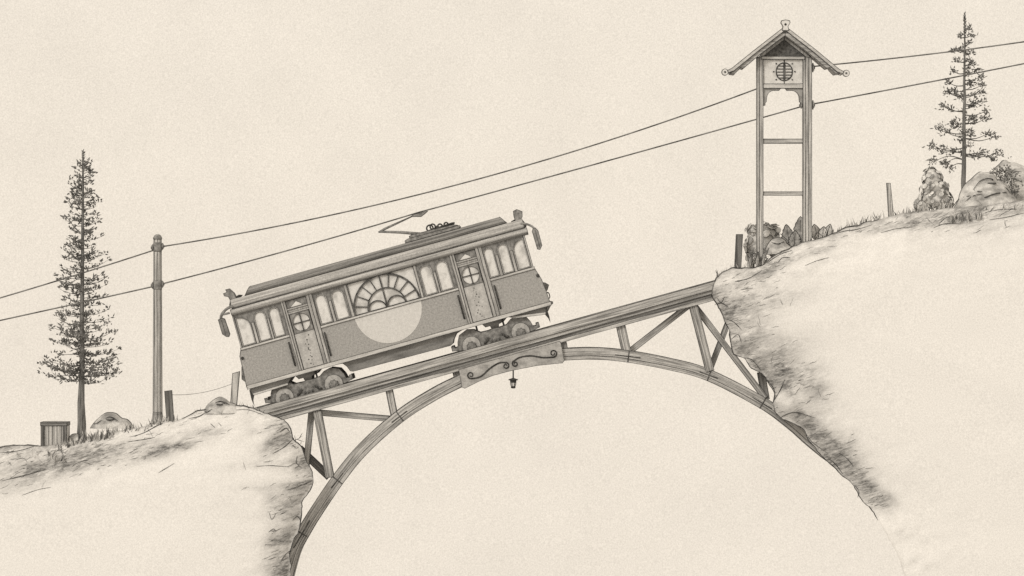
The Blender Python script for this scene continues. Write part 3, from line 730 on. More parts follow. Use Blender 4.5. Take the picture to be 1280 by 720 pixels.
# pantograph
mb = MB()
mb.plate(q((47.5, 150.3), (47.5, 153), (52, 154.5), (119, 153.5), (120, 151.5), (117, 150.3)), 0.6, 1.4); mb.plate(q((54, 154.6), (54, 157.2), (58, 158.2), (112, 156.5), (117, 154.4)), 0.7, 1.3); mb.ink(0.008)
pan_ = mb.build('pantograph_base', ['iron', 'ink'], tram)
mb = MB()
for u, v, r in ((82, 161, 4.2), (86, 162, 3.4), (95, 160, 3.0), (103, 160.2, 2.6)):
    mb.tube([((u + r * math.cos(t)) / 40, 0.85, (v - 1 + r * math.sin(t)) / 40) for t in [2 * math.pi * i / 14 for i in range(15)]], 0.028, 5)
mb.tube([(78 / 40, 0.85, 157 / 40), (112 / 40, 0.85, 158.5 / 40)], 0.035, 6); mb.tube([(110 / 40, 0.85, 156 / 40), (114 / 40, 0.85, 159 / 40)], 0.03, 6)
mb.ball((91 / 40, 0.9, 158.5 / 40), 0.07); mb.build('spring', 'black', pan_)
mb = MB(); mb.tube([(68 / 40, 0.85, 156.5 / 40), (45 / 40, 0.85, 165 / 40), (19.5 / 40, 0.85, 172.9 / 40)], [0.05, 0.045, 0.035], 6); mb.tube([(18 / 40, 0.85, 172.4 / 40), (27 / 40, 0.85, 174.5 / 40), (67 / 40, 0.85, 181.0 / 40)], [0.028, 0.04, 0.022], 6); mb.build('pantograph_arm', 'iron', pan_)
mb = MB(); mb.plate(q((63, 180.6), (66, 181.9), (85, 181.5), (80, 179.2), (75, 177.2), (70, 178.6)), 0.55, 1.15); mb.ink(0.006); mb.build('collector_shoe', ['iron', 'ink'], pan_)

# ------------------------------------------------------------------ tower
tw_base = W(980, 316, 0.55)
tower = thing('sign_tower', 'tall two-legged timber tower with gabled roof and a round barred emblem', 'tower', tw_base)
def tp(px, py): p = W(px, py); return (p.x, p.z)
def tplate(name, pts, y0, y1, mat, ink=0.009, holes=(), par=None):
    mb = MB(); mb.plate([tp(*p) for p in pts], y0, y1, holes=[[tp(*p) for p in h] for h in holes]); mb.ink(ink)
    return mb.build(name, [mat, 'ink'], par or tower, tw_base)
def rect(x0, y0, x1, y1): return [(x0, y0), (x1, y0), (x1, y1), (x0, y1)]
for x0, x1, yb, sp in ((947.3, 955.2, 332, (950.2,)), (1005.2, 1016.2, 312, (1008.2, 1012.2))):
    mb = MB(); a, b = tp(x0, yb), tp(x1, 70); mb.box(a[0], b[0], 0.42, 0.68, a[1], b[1]); mb.ink(0.010)
    for s_ in sp:
        x = tp(s_, 0)[0]; mb.box(x - 0.008, x + 0.008, 0.412, 0.43, a[1], b[1], 1)
    mb.build('post', ['wood_up', 'ink'], tower, tw_base)
for y0, y1 in ((172.8, 178.4), (239, 243.6)): 
    mb = MB(); a, b = tp(955.4, y1), tp(1005, y0); mb.box(a[0], b[0], 0.47, 0.63, a[1], b[1]); mb.ink(0.009); mb.build('rung', ['wood', 'ink'], tower, tw_base)
tplate('tie_beam', rect(955.4, 103.8, 1005, 109.2), 0.44, 0.66, 'tram_trim')
tplate('plate_beam', rect(953, 69.5, 1007, 73), 0.40, 0.70, 'tram_trim')
sign = tplate('sign_board', rect(955.4, 73.2, 1005, 103.6), 0.49, 0.60, 'pale')
# curved brackets under the tie beam
for s_ in (1, -1):
    x0 = 955.4 if s_ > 0 else 1005
    pts = [(x0, 109.4), (x0 + s_ * 22, 109.4), (x0 + s_ * 20, 112)] + [(x0 + s_ * (4.5 + 9 * (1 - math.sin(t))), 112 + 10 * (1 - math.cos(t))) for t in [math.pi / 2 * i / 7 for i in range(8)]] + [(x0 + s_ * 4.2, 126), (x0 + s_ * 2.6, 127.5), (x0 + s_ * 2.6, 130.5), (x0, 131)]
    tplate('bracket', pts, 0.5, 0.6, 'panel', 0.008)
# emblem: ring, upright bar, level bars, studs
mb = MB(); cx, cy = 981.8, 88.4
def em(px, py): return tp(px, py)
ring = [em(cx + 10.2 * math.cos(2 * math.pi * i / 36), cy + 11.2 * math.sin(2 * math.pi * i / 36)) for i in range(37)]
mb.tube([(x, 0.475, z) for x, z in ring], 0.018, 6)
def bar(x0, y0, x1, y1, w, yy): mb.ribbon([em(x0, y0), em(x1, y1)], w / 40, yy, 0.489)
bar(cx, 77.5, cx, 99.3, 2.6, 0.458)
for yy in (81.2, 85.0, 88.8, 92.6, 96.2):
    hw = 9.8 * math.sqrt(max(0, 1 - ((yy - cy) / 11.2) ** 2)); bar(cx - hw, yy, cx + hw, yy, 1.1, 0.462)
bar(cx, 74.4, cx, 77, 0.9, 0.47); bar(cx, 99.8, cx, 103, 0.9, 0.47)
for dx, dy in ((-10, -10), (10, -10), (-13.2, 0), (13.4, 0), (-10, 10), (10, 10), (0, -13.5)):
    p = em(cx + dx, cy + dy); mb.cyl_y(p[0], p[1], 0.026, 0.47, 0.489, 8)
mb.build('emblem', 'ink', sign, tw_base)
# gable and roof
tplate('gable', [(951, 69.3), (981.8, 44), (1010, 69.3)], 0.46, 0.62, 'shingle')
for s_ in (1, -1):
    c = 981.6
    f = lambda dx, y: (c - s_ * dx, y)
    ey = 90 if s_ > 0 else 91.5
    ex = 71.5 if s_ > 0 else 72.5
    roof_pts = [f(0, 32.5), f(0, 37.5), f(35, 64.5), f(ex - 7, ey - 1.5), f(ex, ey + 0.5), f(ex + 1.0, ey - 2.0), f(ex - 5, ey - 5), f(38, 62)]
    tplate('roof_slope', roof_pts, 0.0, 0.95, 'tram_trim', 0.011)
    tplate('barge_board', [f(0, 37.8), f(0, 44), f(30, 66.5), f(52, 85), f(56, 84.0), f(57.5, 86.5), f(63, 92), f(68.5, 91.3), f(ex - 6.5, ey - 0.7), f(35, 65)], 0.06, 0.88, 'wood', 0.010)
    tplate('rafter', [f(0, 44.3), f(0, 48.5), f(27.5, 70), f(33.5, 71.5), f(28, 65.6)], 0.40, 0.66, 'tram_post', 0.009)
    mb = MB(); p = em(*f(ex + 3.8, ey)); mb.cyl_y(p[0], p[1], 4.0 / 40, 0.0, 0.16, 20); mb.ink(0.010); mb.cyl_y(p[0], p[1], 1.3 / 40, -0.012, 0.01, 10, 1)
    mb.build('eave_scroll', ['pale', 'ink'], tower, tw_base)
tplate('ridge_ornament', [(977.8, 38), (978.8, 33), (976.2, 28.5), (977, 25.8), (981.8, 24.8), (987, 25.8), (987.6, 28.5), (985, 33), (986, 38)], -0.02, 0.14, 'pale', 0.012)
mb = MB(); p = em(981.8, 30.5); mb.cyl_y(p[0], p[1], 1.5 / 40, -0.032, -0.01, 10); mb.build('ornament_boss', 'black', tower, tw_base)
# insulators
for (px, py, s_) in ((1016.4, 83, 1), (1016.4, 130, 1), (1005, 130.5, -1)):
    mb = MB(); p = W(px, py); k = 1 if s_ > 0 else .7
    for i, (r, l) in enumerate(((0.10, .03), (0.15, .03), (0.10, .03), (0.05, .03))):
        x0 = p.x + s_ * i * 0.026; mb.tube([(x0, 0.57, p.z), (x0 + s_ * l, 0.57, p.z)], r * k, 10, smooth=False)
    mb.build('insulator', 'iron', tower, tw_base)

# ------------------------------------------------------------------ poles, posts, crate
pb = W(197, 527, 0.55)
pole = thing('utility_pole', 'tall grey timber pole carrying the wires beside the left conifer', 'utility pole', pb)
mb = MB(); a, b = W(197, 518), W(197.3, 297)
prof = [(5.7 / 40, 0), (4.9 / 40, 5.5)]
mb.lathe((pb.x, pb.y, 0), [(5.9 / 40, a.z), (4.9 / 40, b.z)], 8, smooth=False); mb.ink(0.010, 40)
mb.build('shaft', ['wood_up', 'ink'], pole, pb)
mb = MB(); mb.lathe((pb.x, pb.y, 0), [(7.4 / 40, W(0, 530).z), (5.8 / 40, W(0, 516).z)], 8, smooth=False); mb.ink(0.010, 40); mb.build('footing', ['panel', 'ink'], pole, pb)
mb = MB(); mb.lathe((pb.x, pb.y, 0), [(5.6 / 40, W(0, 299).z), (5.8 / 40, W(0, 297).z), (4.2 / 40, W(0, 294).z), (1.8 / 40, W(0, 292.5).z)], 12); mb.build('cap', 'iron', pole, pb)
for py in (308.5, 356):
    mb = MB(); z = W(0, py).z
    mb.lathe((pb.x, pb.y, z), [(5.2 / 40, -6 / 40), (5.8 / 40, -4.5 / 40), (5.8 / 40, 4.5 / 40), (5.2 / 40, 6 / 40)], 12)
    for s_ in (1, -1):
        for i, (r, l) in enumerate(((0.11, .025), (0.085, .025), (0.04, .03))):
            x0 = pb.x + s_ * (0.14 + i * 0.022); mb.tube([(x0, pb.y, z + 0.02 * s_), (x0 + s_ * l, pb.y, z + 0.02 * s_)], r, 10, smooth=False)
    mb.build('insulator', 'iron', pole, pb)

def stub(top, bot, w, y, label, mat='wood_up', wt=None, tiltcap=0.0):
    a, b = W(*top, y), W(*bot, y); base = b
    mb = MB(); hw = w / 80; ht = (wt or w) / 80
    v = [mb.V((b.x + x * hw, y + d * hw, b.z - 0.12)) for x, d in ((-1, -1), (1, -1), (1, 1), (-1, 1))]
    u = [mb.V((a.x + x * ht, y + d * ht, a.z + (x * tiltcap))) for x, d in ((-1, -1), (1, -1), (1, 1), (-1, 1))]
    for i in range(4): mb._f([v[i], v[(i + 1) % 4], u[(i + 1) % 4], u[i]])
    mb._f(v[::-1]); mb._f(u); mb.ink(0.010)
    return tag(mb.build('fence_post', [mat, 'ink'], None, base), label, 'post', 'short fence posts on the hills')
stub((210.3, 488.5), (213.5, 529), 8.5, 0.1, 'short timber fence post standing right beside the tall utility pole', 'wood_up_dark', tiltcap=0.012)
stub((295.3, 465.5), (291.5, 508), 7.5, 0.35, 'leaning fence post wedged between the edge rock and the front of the tram', 'wood_up', 8.5, 0.03)
stub((924.3, 293), (922, 333), 8, 0.9, 'dark topped fence post left of the tower legs by the round bush', 'wood_up_dark')
stub((1110.5, 229), (1114, 268), 6.2, 0.5, 'thin fence post alone on the grass between tower and clipped shrub', 'wood_up', 4.6)

# slack wire between the two left posts
w0, w1 = W(214.5, 493.5, 0.1), W(292, 479, 0.35)
mb = MB(); mb.tube([w0.lerp(w1, t) - Vector((0, 0, 4 * 0.11 * t * (1 - t))) for t in [i / 16 for i in range(17)]], 0.008, 5)
tag(mb.build('fence_wire', 'wire', None, w0), 'thin slack wire strung between the two fence posts at the left', 'wire')

# crate
cb = W(67.5, 556, -0.35)
crate = thing('wooden_crate', 'small square plank crate on the ground left of the tall conifer', 'crate', cb)
mb = MB()
k = (D - .35) / D
x0, x1, zt = -16.3 / 40 * k, 15.8 / 40 * k, 24 / 40 * k
mb.box(x0, x1, 0, 0.7, -0.1, zt)
mb.ink(0.013)
for i, f in enumerate((0.16, 0.30, 0.45, 0.62, 0.8)):
    x = x0 + (x1 - x0) * f; mb.box(x - 0.007, x + 0.007, -0.006, 0.004, -0.1, zt, 1)
mb.build('box', ['wood_up', 'ink'], crate)
mb = MB(); mb.box(x0 - 0.012, x1 + 0.012, -0.03, 0.73, zt + 0.005, zt + 0.10); mb.ink(0.012); mb.build('lid', ['wood_dark', 'ink'], crate)
for a_, b_ in ((x0, x0 + 0.1), (x1 - 0.1, x1)):
    mb = MB(); mb.box(a_, b_, -0.022, -0.008, -0.08, zt); mb.ink(0.009); mb.build('batten', ['wood_up_dark', 'ink'], crate)

# ------------------------------------------------------------------ overhead wires
def wire(spans, label):
    pts = []
    for (a, b, sag, n) in spans:
        for i in range(n + 1):
            t = i / n; p = a.lerp(b, t) - Vector((0, 0, 4 * sag * t * (1 - t)))
            if not pts or (p - pts[-1]).length > 1e-4: pts.append(p)
    mb = MB(); mb.tube(pts, 0.022, 6)
    return tag(mb.build('overhead_wire', 'wire', None, pts[0]), label, 'wire', 'overhead tram wires')
yp = 0.55
wire([(W(-240, 438, yp), W(190, 313.5, yp), 0.10, 20), (W(190, 313.5, yp), W(204, 308, yp), 0, 2), (W(204, 308, yp), W(950, 109.5, 0.72), 0.52, 48), (W(950, 109.5, 0.72), W(1012, 83.5, 0.72), 0, 3),
      (W(1012, 83.5, 0.72), W(1560, 5, 0.8), 0.18, 24)], 'upper of the two overhead wires running from pole to tower')
pc = uv(74, 182.3)
wire([(W(-240, 452, yp), W(190, 358.5, yp), 0.02, 20), (W(190, 358.5, yp), W(204, 354.5, yp), 0, 2), (W(204, 354.5, yp), Vector((pc.x, 1.05, pc.z + 0.02)), 0.05, 20), (Vector((pc.x, 1.05, pc.z + 0.02)), W(1008, 131.5, 0.75), 0.02, 24),
      (W(1008, 131.5, 0.75), W(1560, 22, 0.8), 0.05, 24)], 'lower overhead wire touched by the tram pantograph')

# ------------------------------------------------------------------ conifers
def stroke(mb, p, d, l, w, mi=0):
    """one needle spray: two crossed slim kites"""
    d = d.normalized(); a = d.orthogonal().normalized(); b = d.cross(a); th = random.uniform(0, math.pi)
    a, b = a * math.cos(th) + b * math.sin(th), b * math.cos(th) - a * math.sin(th)
    for s_ in (a, b):
        mb._f([mb.V(p), mb.V(p + d * l * 0.45 + s_ * w), mb.V(p + d * l), mb.V(p + d * l * 0.45 - s_ * w)], mi)
def trunk_pts(base, top, wob):
    n = 14
    return [base.lerp(top, i / n) + Vector((noise.noise(Vector((i * .7, wob, 0))) * 0.035, 0, 0)) for i in range(n + 1)]

def conifer_left():
    rnd = random.Random(11)
    y = 2.2; base, top = W(101.5, 556, y), W(104, 188, y)
    t = thing('conifer_tree', 'tall dark conifer with dense layered branches at the far left', 'tree', base)
    tp_ = trunk_pts(base, top, 1.0)
    mb = MB(); mb.tube(tp_, [0.16 - 0.05 * min(1, i / 3) - 0.085 * i / 14 for i in range(15)], 10)
    mb.build('trunk', 'bark', t, base)
    mb = MB()
    lay, py = [], 474.0
    while py > 205:
        lay.append(py); py -= rnd.uniform(6.5, 13) * (1 if py > 330 else .8)
    for li, py in enumerate(lay):
        f = (476 - py) / 276
        hw = (50 * (1 - f) ** 0.72 + 5 * f)
        cxp = 101.5 + 2.5 * (556 - py) / 368
        nb = rnd.choice((4, 5, 6)) if li > 5 else 8
        for j in range(nb):
            az = rnd.uniform(0, 2 * math.pi)
            if j < 2: az = j * math.pi + rnd.uniform(-.45, .45)
            L = hw / 40 * (rnd.uniform(0.62, 1.08) if li > 2 else rnd.uniform(.9, 1.08))
            c = W(cxp, py + rnd.uniform(-4, 3), y)
            dr = Vector((math.cos(az), math.sin(az), 0)); lift = rnd.uniform(-0.02, 0.10) + 0.45 * f * f
            wv = rnd.uniform(-.06, .06)
            P = [c + dr * L * s_ + Vector((0, 0, L * (lift * s_ + 0.10 * s_ ** 3 - 0.05 * math.sin(math.pi * s_) + wv * math.sin(5 * s_)))) for s_ in (0, .25, .5, .75, 1)]
            mb.tube(P, [0.013, 0.011, 0.008, 0.006, 0.003], 4, 1)
            nt_ = max(2, int(L * 5.6))
            for q_ in range(nt_):
                s_ = min(1, (q_ + rnd.uniform(.35, 1.1)) / nt_)
                i0 = min(3, int(s_ * 4)); p = P[i0].lerp(P[i0 + 1], s_ * 4 - i0)
                o = Vector((rnd.gauss(0, .035), rnd.gauss(0, .035), rnd.uniform(-.03, .05)))
                md = dr * rnd.uniform(-.2, 1) + Vector((0, 0, rnd.uniform(.0, .9))) + Vector((-dr.y, dr.x, 0)) * rnd.uniform(-.6, .6)
                for k_ in range(rnd.choice((4, 5, 5, 6))):
                    d = md + Vector((rnd.gauss(0, .45), rnd.gauss(0, .45), rnd.gauss(0, .35)))
                    stroke(mb, p + o + Vector((rnd.gauss(0, .045), rnd.gauss(0, .045), rnd.gauss(0, .035))), d, rnd.uniform(0.08, 0.17), rnd.uniform(0.018, 0.031))
    for k_ in range(30):
        p = top - Vector((0, 0, rnd.uniform(0, .5))); stroke(mb, p, Vector((rnd.uniform(-1, 1), rnd.uniform(-1, 1), .8)), .1, .016)
    mb.build('crown', ['needle', 'bark_dark'], t, base, recalc=False)
conifer_left()

def conifer_right():
    rnd = random.Random(5)
    y = 2.6; base, top = W(1204.5, 262, y), W(1206, 18, y)
    t = thing('conifer_tree', 'sparse conifer with bare trunk and tufted branches behind the boulders at right', 'tree', base)
    tp_ = trunk_pts(base, top, 4.0)
    mb = MB(); mb.tube(tp_, [0.088 - 0.072 * i / 14 for i in range(15)], 10); mb.build('trunk', 'bark', t, base)
    mb = MB()
    # sprays at the branch ends
    tufts = [(1199, 46), (1213, 45), (1211, 53), (1193, 63), (1215, 65), (1196, 76), (1214, 80), (1192, 90), (1222, 87), (1186, 104), (1224, 97), (1213, 104), (1226, 107), (1185, 116), (1197, 117), (1226, 116), (1217, 119),
             (1226, 127), (1179, 134), (1188, 136), (1216, 133), (1230, 140), (1193, 152), (1231, 149), (1217, 152), (1175, 160), (1184, 166), (1244, 171), (1235, 167), (1214, 168), (1166, 183), (1179, 187), (1193, 189), (1248, 191), (1229, 191),
             (1239, 198), (1167, 202), (1183, 203), (1188, 209), (1221, 194), (1200, 62), (1210, 36)]
    tufts += [(1205 + rnd.uniform(-7, 7) * (1 if py_ < 100 else 1.6), py_) for py_ in range(58, 200, 9)]
    for i, (px, py) in enumerate(tufts):
        reach = abs(px - 1205)
        yy = (rnd.uniform(-.25, .25) if reach > 8 or i < 42 else rnd.choice((-1, 1)) * rnd.uniform(.25, .7) * min(1, (py - 20) / 120))
        c = W(1205, py + reach * rnd.uniform(.12, .25) * (1 if py < 170 else .2) - (4 if py > 195 else 0), y); e = W(px, py, y) + Vector((0, yy, 0))
        dr = (e - c).normalized(); m_ = c.lerp(e, .5) + Vector((0, 0, -.10 * (e - c).length * (1 if py < 195 else -1.5)))
        P = spline([c, m_, e], 4)
        mb.tube(P, [0.024 - 0.018 * k_ / (len(P) - 1) for k_ in range(len(P))], 5, 1)
        size = .75 if py < 70 else (0.95 if py < 140 else 1.2)
        for k_ in range(int(27 * size)):
            o = Vector((rnd.gauss(0, .075), rnd.gauss(0, .075), rnd.gauss(0, .05))) * size
            dd = dr * rnd.uniform(-.2, 1) + Vector((rnd.uniform(-.7, .7), rnd.uniform(-.6, .6), rnd.uniform(-.4, .9)))
            stroke(mb, e + o, dd, rnd.uniform(0.07, 0.17), rnd.uniform(0.015, 0.028))
    for k_ in range(60):
        p = top - Vector((0, 0, rnd.uniform(0, .75))); stroke(mb, p, Vector((rnd.uniform(-.6, .6), rnd.uniform(-.6, .6), .9)), .13, .018)
    mb.build('crown', ['needle', 'bark_dark'], t, base, recalc=False)
conifer_right()

# ------------------------------------------------------------------ bushes, boulders, grass
def leaf_bush(name, label, cat, base, lumps, leaf, count, y, mats=('leaf_pale', 'iron', 'leaf_mid'), seed=1, midshare=.3, depth=0.7, group=None):
    """rounded leaves with dark undersides set all over a few lobes"""
    rnd = random.Random(seed); bl = W(*base, y); mb = MB()
    for (px, py, rx, ry) in lumps:
        c = W(px, py, y); mb.ball(c, 1, 0, 2, (rx / 40 * .86, rx / 40 * .86 * depth, ry / 40 * .86), amp=.25, freq=2, seed=seed)
    tot = sum(rx * ry for _, _, rx, ry in lumps)
    for (px, py, rx, ry) in lumps:
        c = W(px, py, y); n = int(count * rx * ry / tot)
        for i in range(n):
            d = Vector((rnd.gauss(0, 1), rnd.gauss(0, 1), rnd.gauss(0, 1))).normalized()
            p = c + Vector((d.x * rx / 40, d.y * rx / 40 * depth, d.z * ry / 40)) * rnd.uniform(0.92, 1.04)
            nrm = (d + Vector((rnd.uniform(-.3, .3), rnd.uniform(-.3, .3), rnd.uniform(-.1, .35)))).normalized()
            a = nrm.orthogonal().normalized(); b = nrm.cross(a); r = leaf * rnd.uniform(.7, 1.25)
            mi = 2 if rnd.random() < midshare else 0
            ci = [p + a * math.cos(t) * r + b * math.sin(t) * r * .8 for t in [2 * math.pi * j / 8 for j in range(8)]]
            co_ = [p - nrm * .004 + (q_ - p) * 1.13 for q_ in ci]
            A_ = [mb.V(q_) for q_ in ci]; B_ = [mb.V(q_) for q_ in co_]
            mb._f(A_, mi)
            for j in range(8): mb._f([A_[j], A_[(j + 1) % 8], B_[(j + 1) % 8], B_[j]], 1)
    o = mb.build(name, list(mats), None, bl, recalc=False)
    return tag(o, label, cat, group)
leaf_bush('bush', 'broad pale leafy bush behind the left leg of the tower', 'bush', (954, 326), [(944, 308, 13, 20), (958, 300, 14, 22), (971, 308, 12, 17), (953, 285, 9, 8), (940, 290, 8, 10), (968, 288, 8, 8), (945, 322, 12, 10)], 0.125, 150, 1.5, seed=3, midshare=.1)
leaf_bush('shrub', 'upright clipped shrub of stacked lumps left of the sparse conifer', 'shrub', (1167, 262), [(1166, 224, 14, 13), (1168, 236, 19, 13), (1170, 248, 22, 13), (1152, 256, 11, 10), (1164, 216, 9, 7), (1180, 254, 14, 9)], 0.08, 300, 1.2, seed=8, midshare=.4)
def scrub(name, label, base, lumps, n, y, seed):
    rnd = random.Random(seed); bl = W(*base, y); mb = MB()
    for (px, py, rx, ry) in lumps:
        c = W(px, py, y)
        for i in range(n):
            d = Vector((rnd.gauss(0, .5), rnd.gauss(0, .5), rnd.gauss(0, .5)))
            p = c + Vector((d.x * rx / 40, d.y * rx / 40, d.z * ry / 40))
            stroke(mb, p, Vector((rnd.uniform(-1, 1), rnd.uniform(-1, 1), rnd.uniform(-.3, 1))), rnd.uniform(.05, .12), rnd.uniform(.016, .032), rnd.choice((0, 0, 2)))
        mb.tube([bl + Vector((rnd.uniform(-.1, .1), 0, -.05)), bl.lerp(c, .5) + Vector((rnd.uniform(-.1, .1), 0, 0)), c], [.025, .018, .008], 5, 1)
    return tag(mb.build(name, ['needle', 'bark_dark', 'leaf_mid'], None, bl, recalc=False), label, 'bush')
scrub('bush', 'dark twiggy bush growing between the two boulders at the right edge', (1262, 252), [(1246, 216, 12, 8), (1257, 213, 11, 9), (1264, 222, 10, 11), (1268, 237, 6, 11), (1252, 226, 9, 6)], 75, -0.1, 4)

def spear_leaf(mb, base, h, w, lean, tilt, scal=5, amp=0.12):
    """toothed upright leaf, a solid thin blade with dark edge"""
    n = 22; pts_l, pts_r = [], []
    for i in range(n + 1):
        t = i / n; ww = w * math.sin(math.pi * (t * 0.86 + 0.14)) ** 0.8 * (1 + amp * abs(math.sin(t * math.pi * scal)) - amp) if t < 1 else 0
        x = lean * t * t; pts_l.append((x - ww / 2, t * h)); pts_r.append((x + ww / 2, t * h))
    out = pts_l + pts_r[::-1][1:]
    front = [mb.V(base + Vector((x, tilt * z - .012 + .03 * math.cos(x * 10), z))) for x, z in out]; back = [mb.V(base + Vector((x, tilt * z + .012 + .03 * math.cos(x * 10), z))) for x, z in out]
    mb._f(front); mb._f(back[::-1])
    for i in range(len(out)): mb._f([front[i], front[(i + 1) % len(out)], back[(i + 1) % len(out)], back[i]], 1)
    ring = [v.co.copy() for v in front]; mb.tube(ring + [ring[0]], min(0.013, w * .10), 5, 1)
    mb.tube([base + Vector((lean * t * t, tilt * t * h - .02, t * h)) for t in (.1, .3, .5, .7, .88)], 0.008, 4, 1)
def shrub_spear():
    y = 1.1; bl = W(992, 312, y); mb = MB()
    for px, py, h, w, lean, tl in ((986, 311, 31, 17, -3, .1), (1000, 307, 37, 18, 1, .12), (993, 310, 22, 16, 1, .02), (1006, 304, 26, 13, 3, .15), (981, 312, 17, 12, -3, -.02)):
        spear_leaf(mb, W(px, py, y), h / 40, w / 40, lean / 40, tl, 6, .2)
    tag(mb.build('shrub', ['leaf_mid', 'ink'], None, bl), 'grey shrub of tall toothed leaves between the tower legs', 'shrub')
shrub_spear()
def paddle_plant():
    y = 0.9; bl = W(1026, 300, y); mb = MB()
    for px, py, h, w, lean, tl in ((1021, 300, 20, 13, -3, .1), (1028, 299, 16, 12, 2, 0), (1034, 298, 18, 11, 4, .1), (1024, 302, 11, 10, -2, -.1)):
        spear_leaf(mb, W(px, py, y), h / 40, w / 40, lean / 40, tl, 2, .05)
    tag(mb.build('plant', ['leaf_pale', 'ink'], None, bl), 'low pale plant with rounded leaves right of the tower legs', 'plant')
paddle_plant()
def agave():
    rnd = random.Random(2); y = -0.35; bl = W(938, 334, y); mb = MB()
    for i in range(13):
        px = rnd.uniform(927, 956); py = 338 - (px - 927) * .12
        spear_leaf(mb, W(px, py, y + rnd.uniform(-.2, .3)), rnd.uniform(12, 26) / 40, rnd.uniform(2.6, 4.2) / 40, rnd.uniform(-9, 9) / 40, rnd.uniform(-.2, .2), 1, 0)
    tag(mb.build('plant', ['leaf_pale', 'ink'], None, bl), 'spiky tuft of long blade leaves at the foot of the left tower leg', 'plant')
agave()

def boulder(label, pts, y, depth, creases, seed):
    """px outline of the stone; rounded front to back"""
    rnd = random.Random(seed); n = len(pts); cx = sum(p[0] for p in pts) / n; cy = max(p[1] for p in pts)
    bl = W(cx, cy, y)
    sp = spline([Vector((p[0], p[1], 0)) for p in pts], 5)
    mb = MB(); rows = []
    K = 9
    for j in range(K + 1):
        ph = -math.pi / 2 + math.pi * j / K; s_ = math.cos(ph) ** 0.6 if abs(math.cos(ph)) > 1e-6 else 0
        row = []
        for p in sp:
            x, yv = cx + (p.x - cx) * s_, cy + (p.y - cy) * s_
            nz = noise.noise(Vector((p.x * .06, p.y * .06, ph * 1.3 + seed)))
            v = W(x, yv, 0); row.append(Vector((v.x + nz * .05 * (1 if 0 < j < K else 0), y + math.sin(ph) * depth + nz * .05, v.z + nz * .03)))
        rows.append([mb.V(v) for v in row])
    for a, b in zip(rows, rows[1:]):
        for i in range(len(sp) - 1): mb._f([a[i], b[i], b[i + 1], a[i + 1]], 0, True)
    bmesh.ops.remove_doubles(mb.bm, verts=mb.bm.verts, dist=1e-4)
    bmesh.ops.recalc_face_normals(mb.bm, faces=mb.bm.faces)
    mid = (K + 1) // 2
    mb.tube([v.co + Vector((0, -.02, 0)) for v in rows[mid] if v.is_valid], 0.019, 5, 1)
    for c in creases:
        q_ = spline([Vector((p[0], p[1], 0)) for p in c[1:]], 5)
        pp = []
        for p in q_:
            v = W(p.x, p.y, 0); hit = None
            # depth of the stone's face under this point
            fx_ = (p.x - cx); best = None
            for r_ in rows[:mid + 1]:
                for vv in r_:
                    if not vv.is_valid: continue
                    dd = (vv.co.x - v.x) ** 2 + (vv.co.z - v.z) ** 2
                    if best is None or dd < best[0]: best = (dd, vv.co.y)
            pp.append(Vector((v.x, best[1] - .02, v.z)))
        mb.tube(pp, [1.4 * c[0] * math.sin(math.pi * (i + .5) / len(pp)) ** .5 for i in range(len(pp))], 5, 1)
    return tag(mb.build('boulder', ['rock', 'ink'], None, bl, recalc=False), label, 'rock', 'boulders on the hills')
boulder('low humped boulder in the grass between conifer and utility pole', [(108, 537), (113, 530), (120, 523), (127, 518), (133, 517.5), (140, 519), (146, 525), (153, 527), (159, 532), (162, 537)], 1.0, .45, [(.013, (129, 524), (134, 522), (140, 524), (144, 527)), (.02, (130, 525), (135, 526), (140, 525)), (.009, (112, 531), (118, 530), (124, 526))], 3)
boulder('rounded rock perched on the cliff edge in front of the tram', [(250, 516), (257, 512), (262, 505), (270, 498.5), (277, 496), (284, 498), (289, 502), (297, 505), (305, 511), (308, 514)], -0.5, .5, [(.012, (272, 502), (278, 500.5), (284, 502), (290, 505)), (.018, (273, 504), (279, 504.5), (284, 503)), (.012, (257, 512), (262, 514), (268, 510))], 6)
boulder('front boulder beside the base of the sparse conifer at right', [(1189, 266), (1196, 254), (1200, 243), (1206, 231), (1215, 223), (1225, 214.5), (1232, 215.5), (1240, 217), (1246, 224), (1256, 230), (1263, 241), (1272, 250), (1278, 262)], 0.0, .8, [(.013, (1213, 238), (1221, 228), (1230, 224), (1239, 226), (1246, 232), (1256, 236), (1260, 242)), (.02, (1230, 230), (1237, 230), (1243, 230)), (.013, (1214, 238), (1219, 240), (1224, 240)), (.015, (1226, 248), (1240, 243), (1256, 241)), (.012, (1191, 258), (1198, 249), (1209, 245)), (.01, (1203, 253), (1212, 246), (1224, 243))], 9)
boulder('large pale boulder cut by the right edge of the photo', [(1238, 264), (1242, 232), (1251, 211), (1258, 203), (1264, 197.5), (1270, 200.5), (1276, 200), (1290, 207), (1306, 215), (1318, 235), (1326, 262)], 1.6, 1.0, [(.012, (1262, 206), (1270, 212), (1282, 214)), (.012, (1268, 222), (1280, 226), (1292, 224))], 12)
boulder('small flat stone among the shrubs between the tower legs', [(955, 318), (960, 306), (966, 299), (974, 297), (981, 300), (986, 306), (993, 309), (998, 315)], 0.15, .4, [(.012, (964, 303), (972, 305), (980, 302)), (.012, (982, 302), (988, 308), (994, 310))], 15)
boulder('low slab stone lying beside the wooden crate', [(84, 552), (86, 547), (90, 543), (96, 543), (100, 546), (104, 552)], 0.2, .25, [], 21)

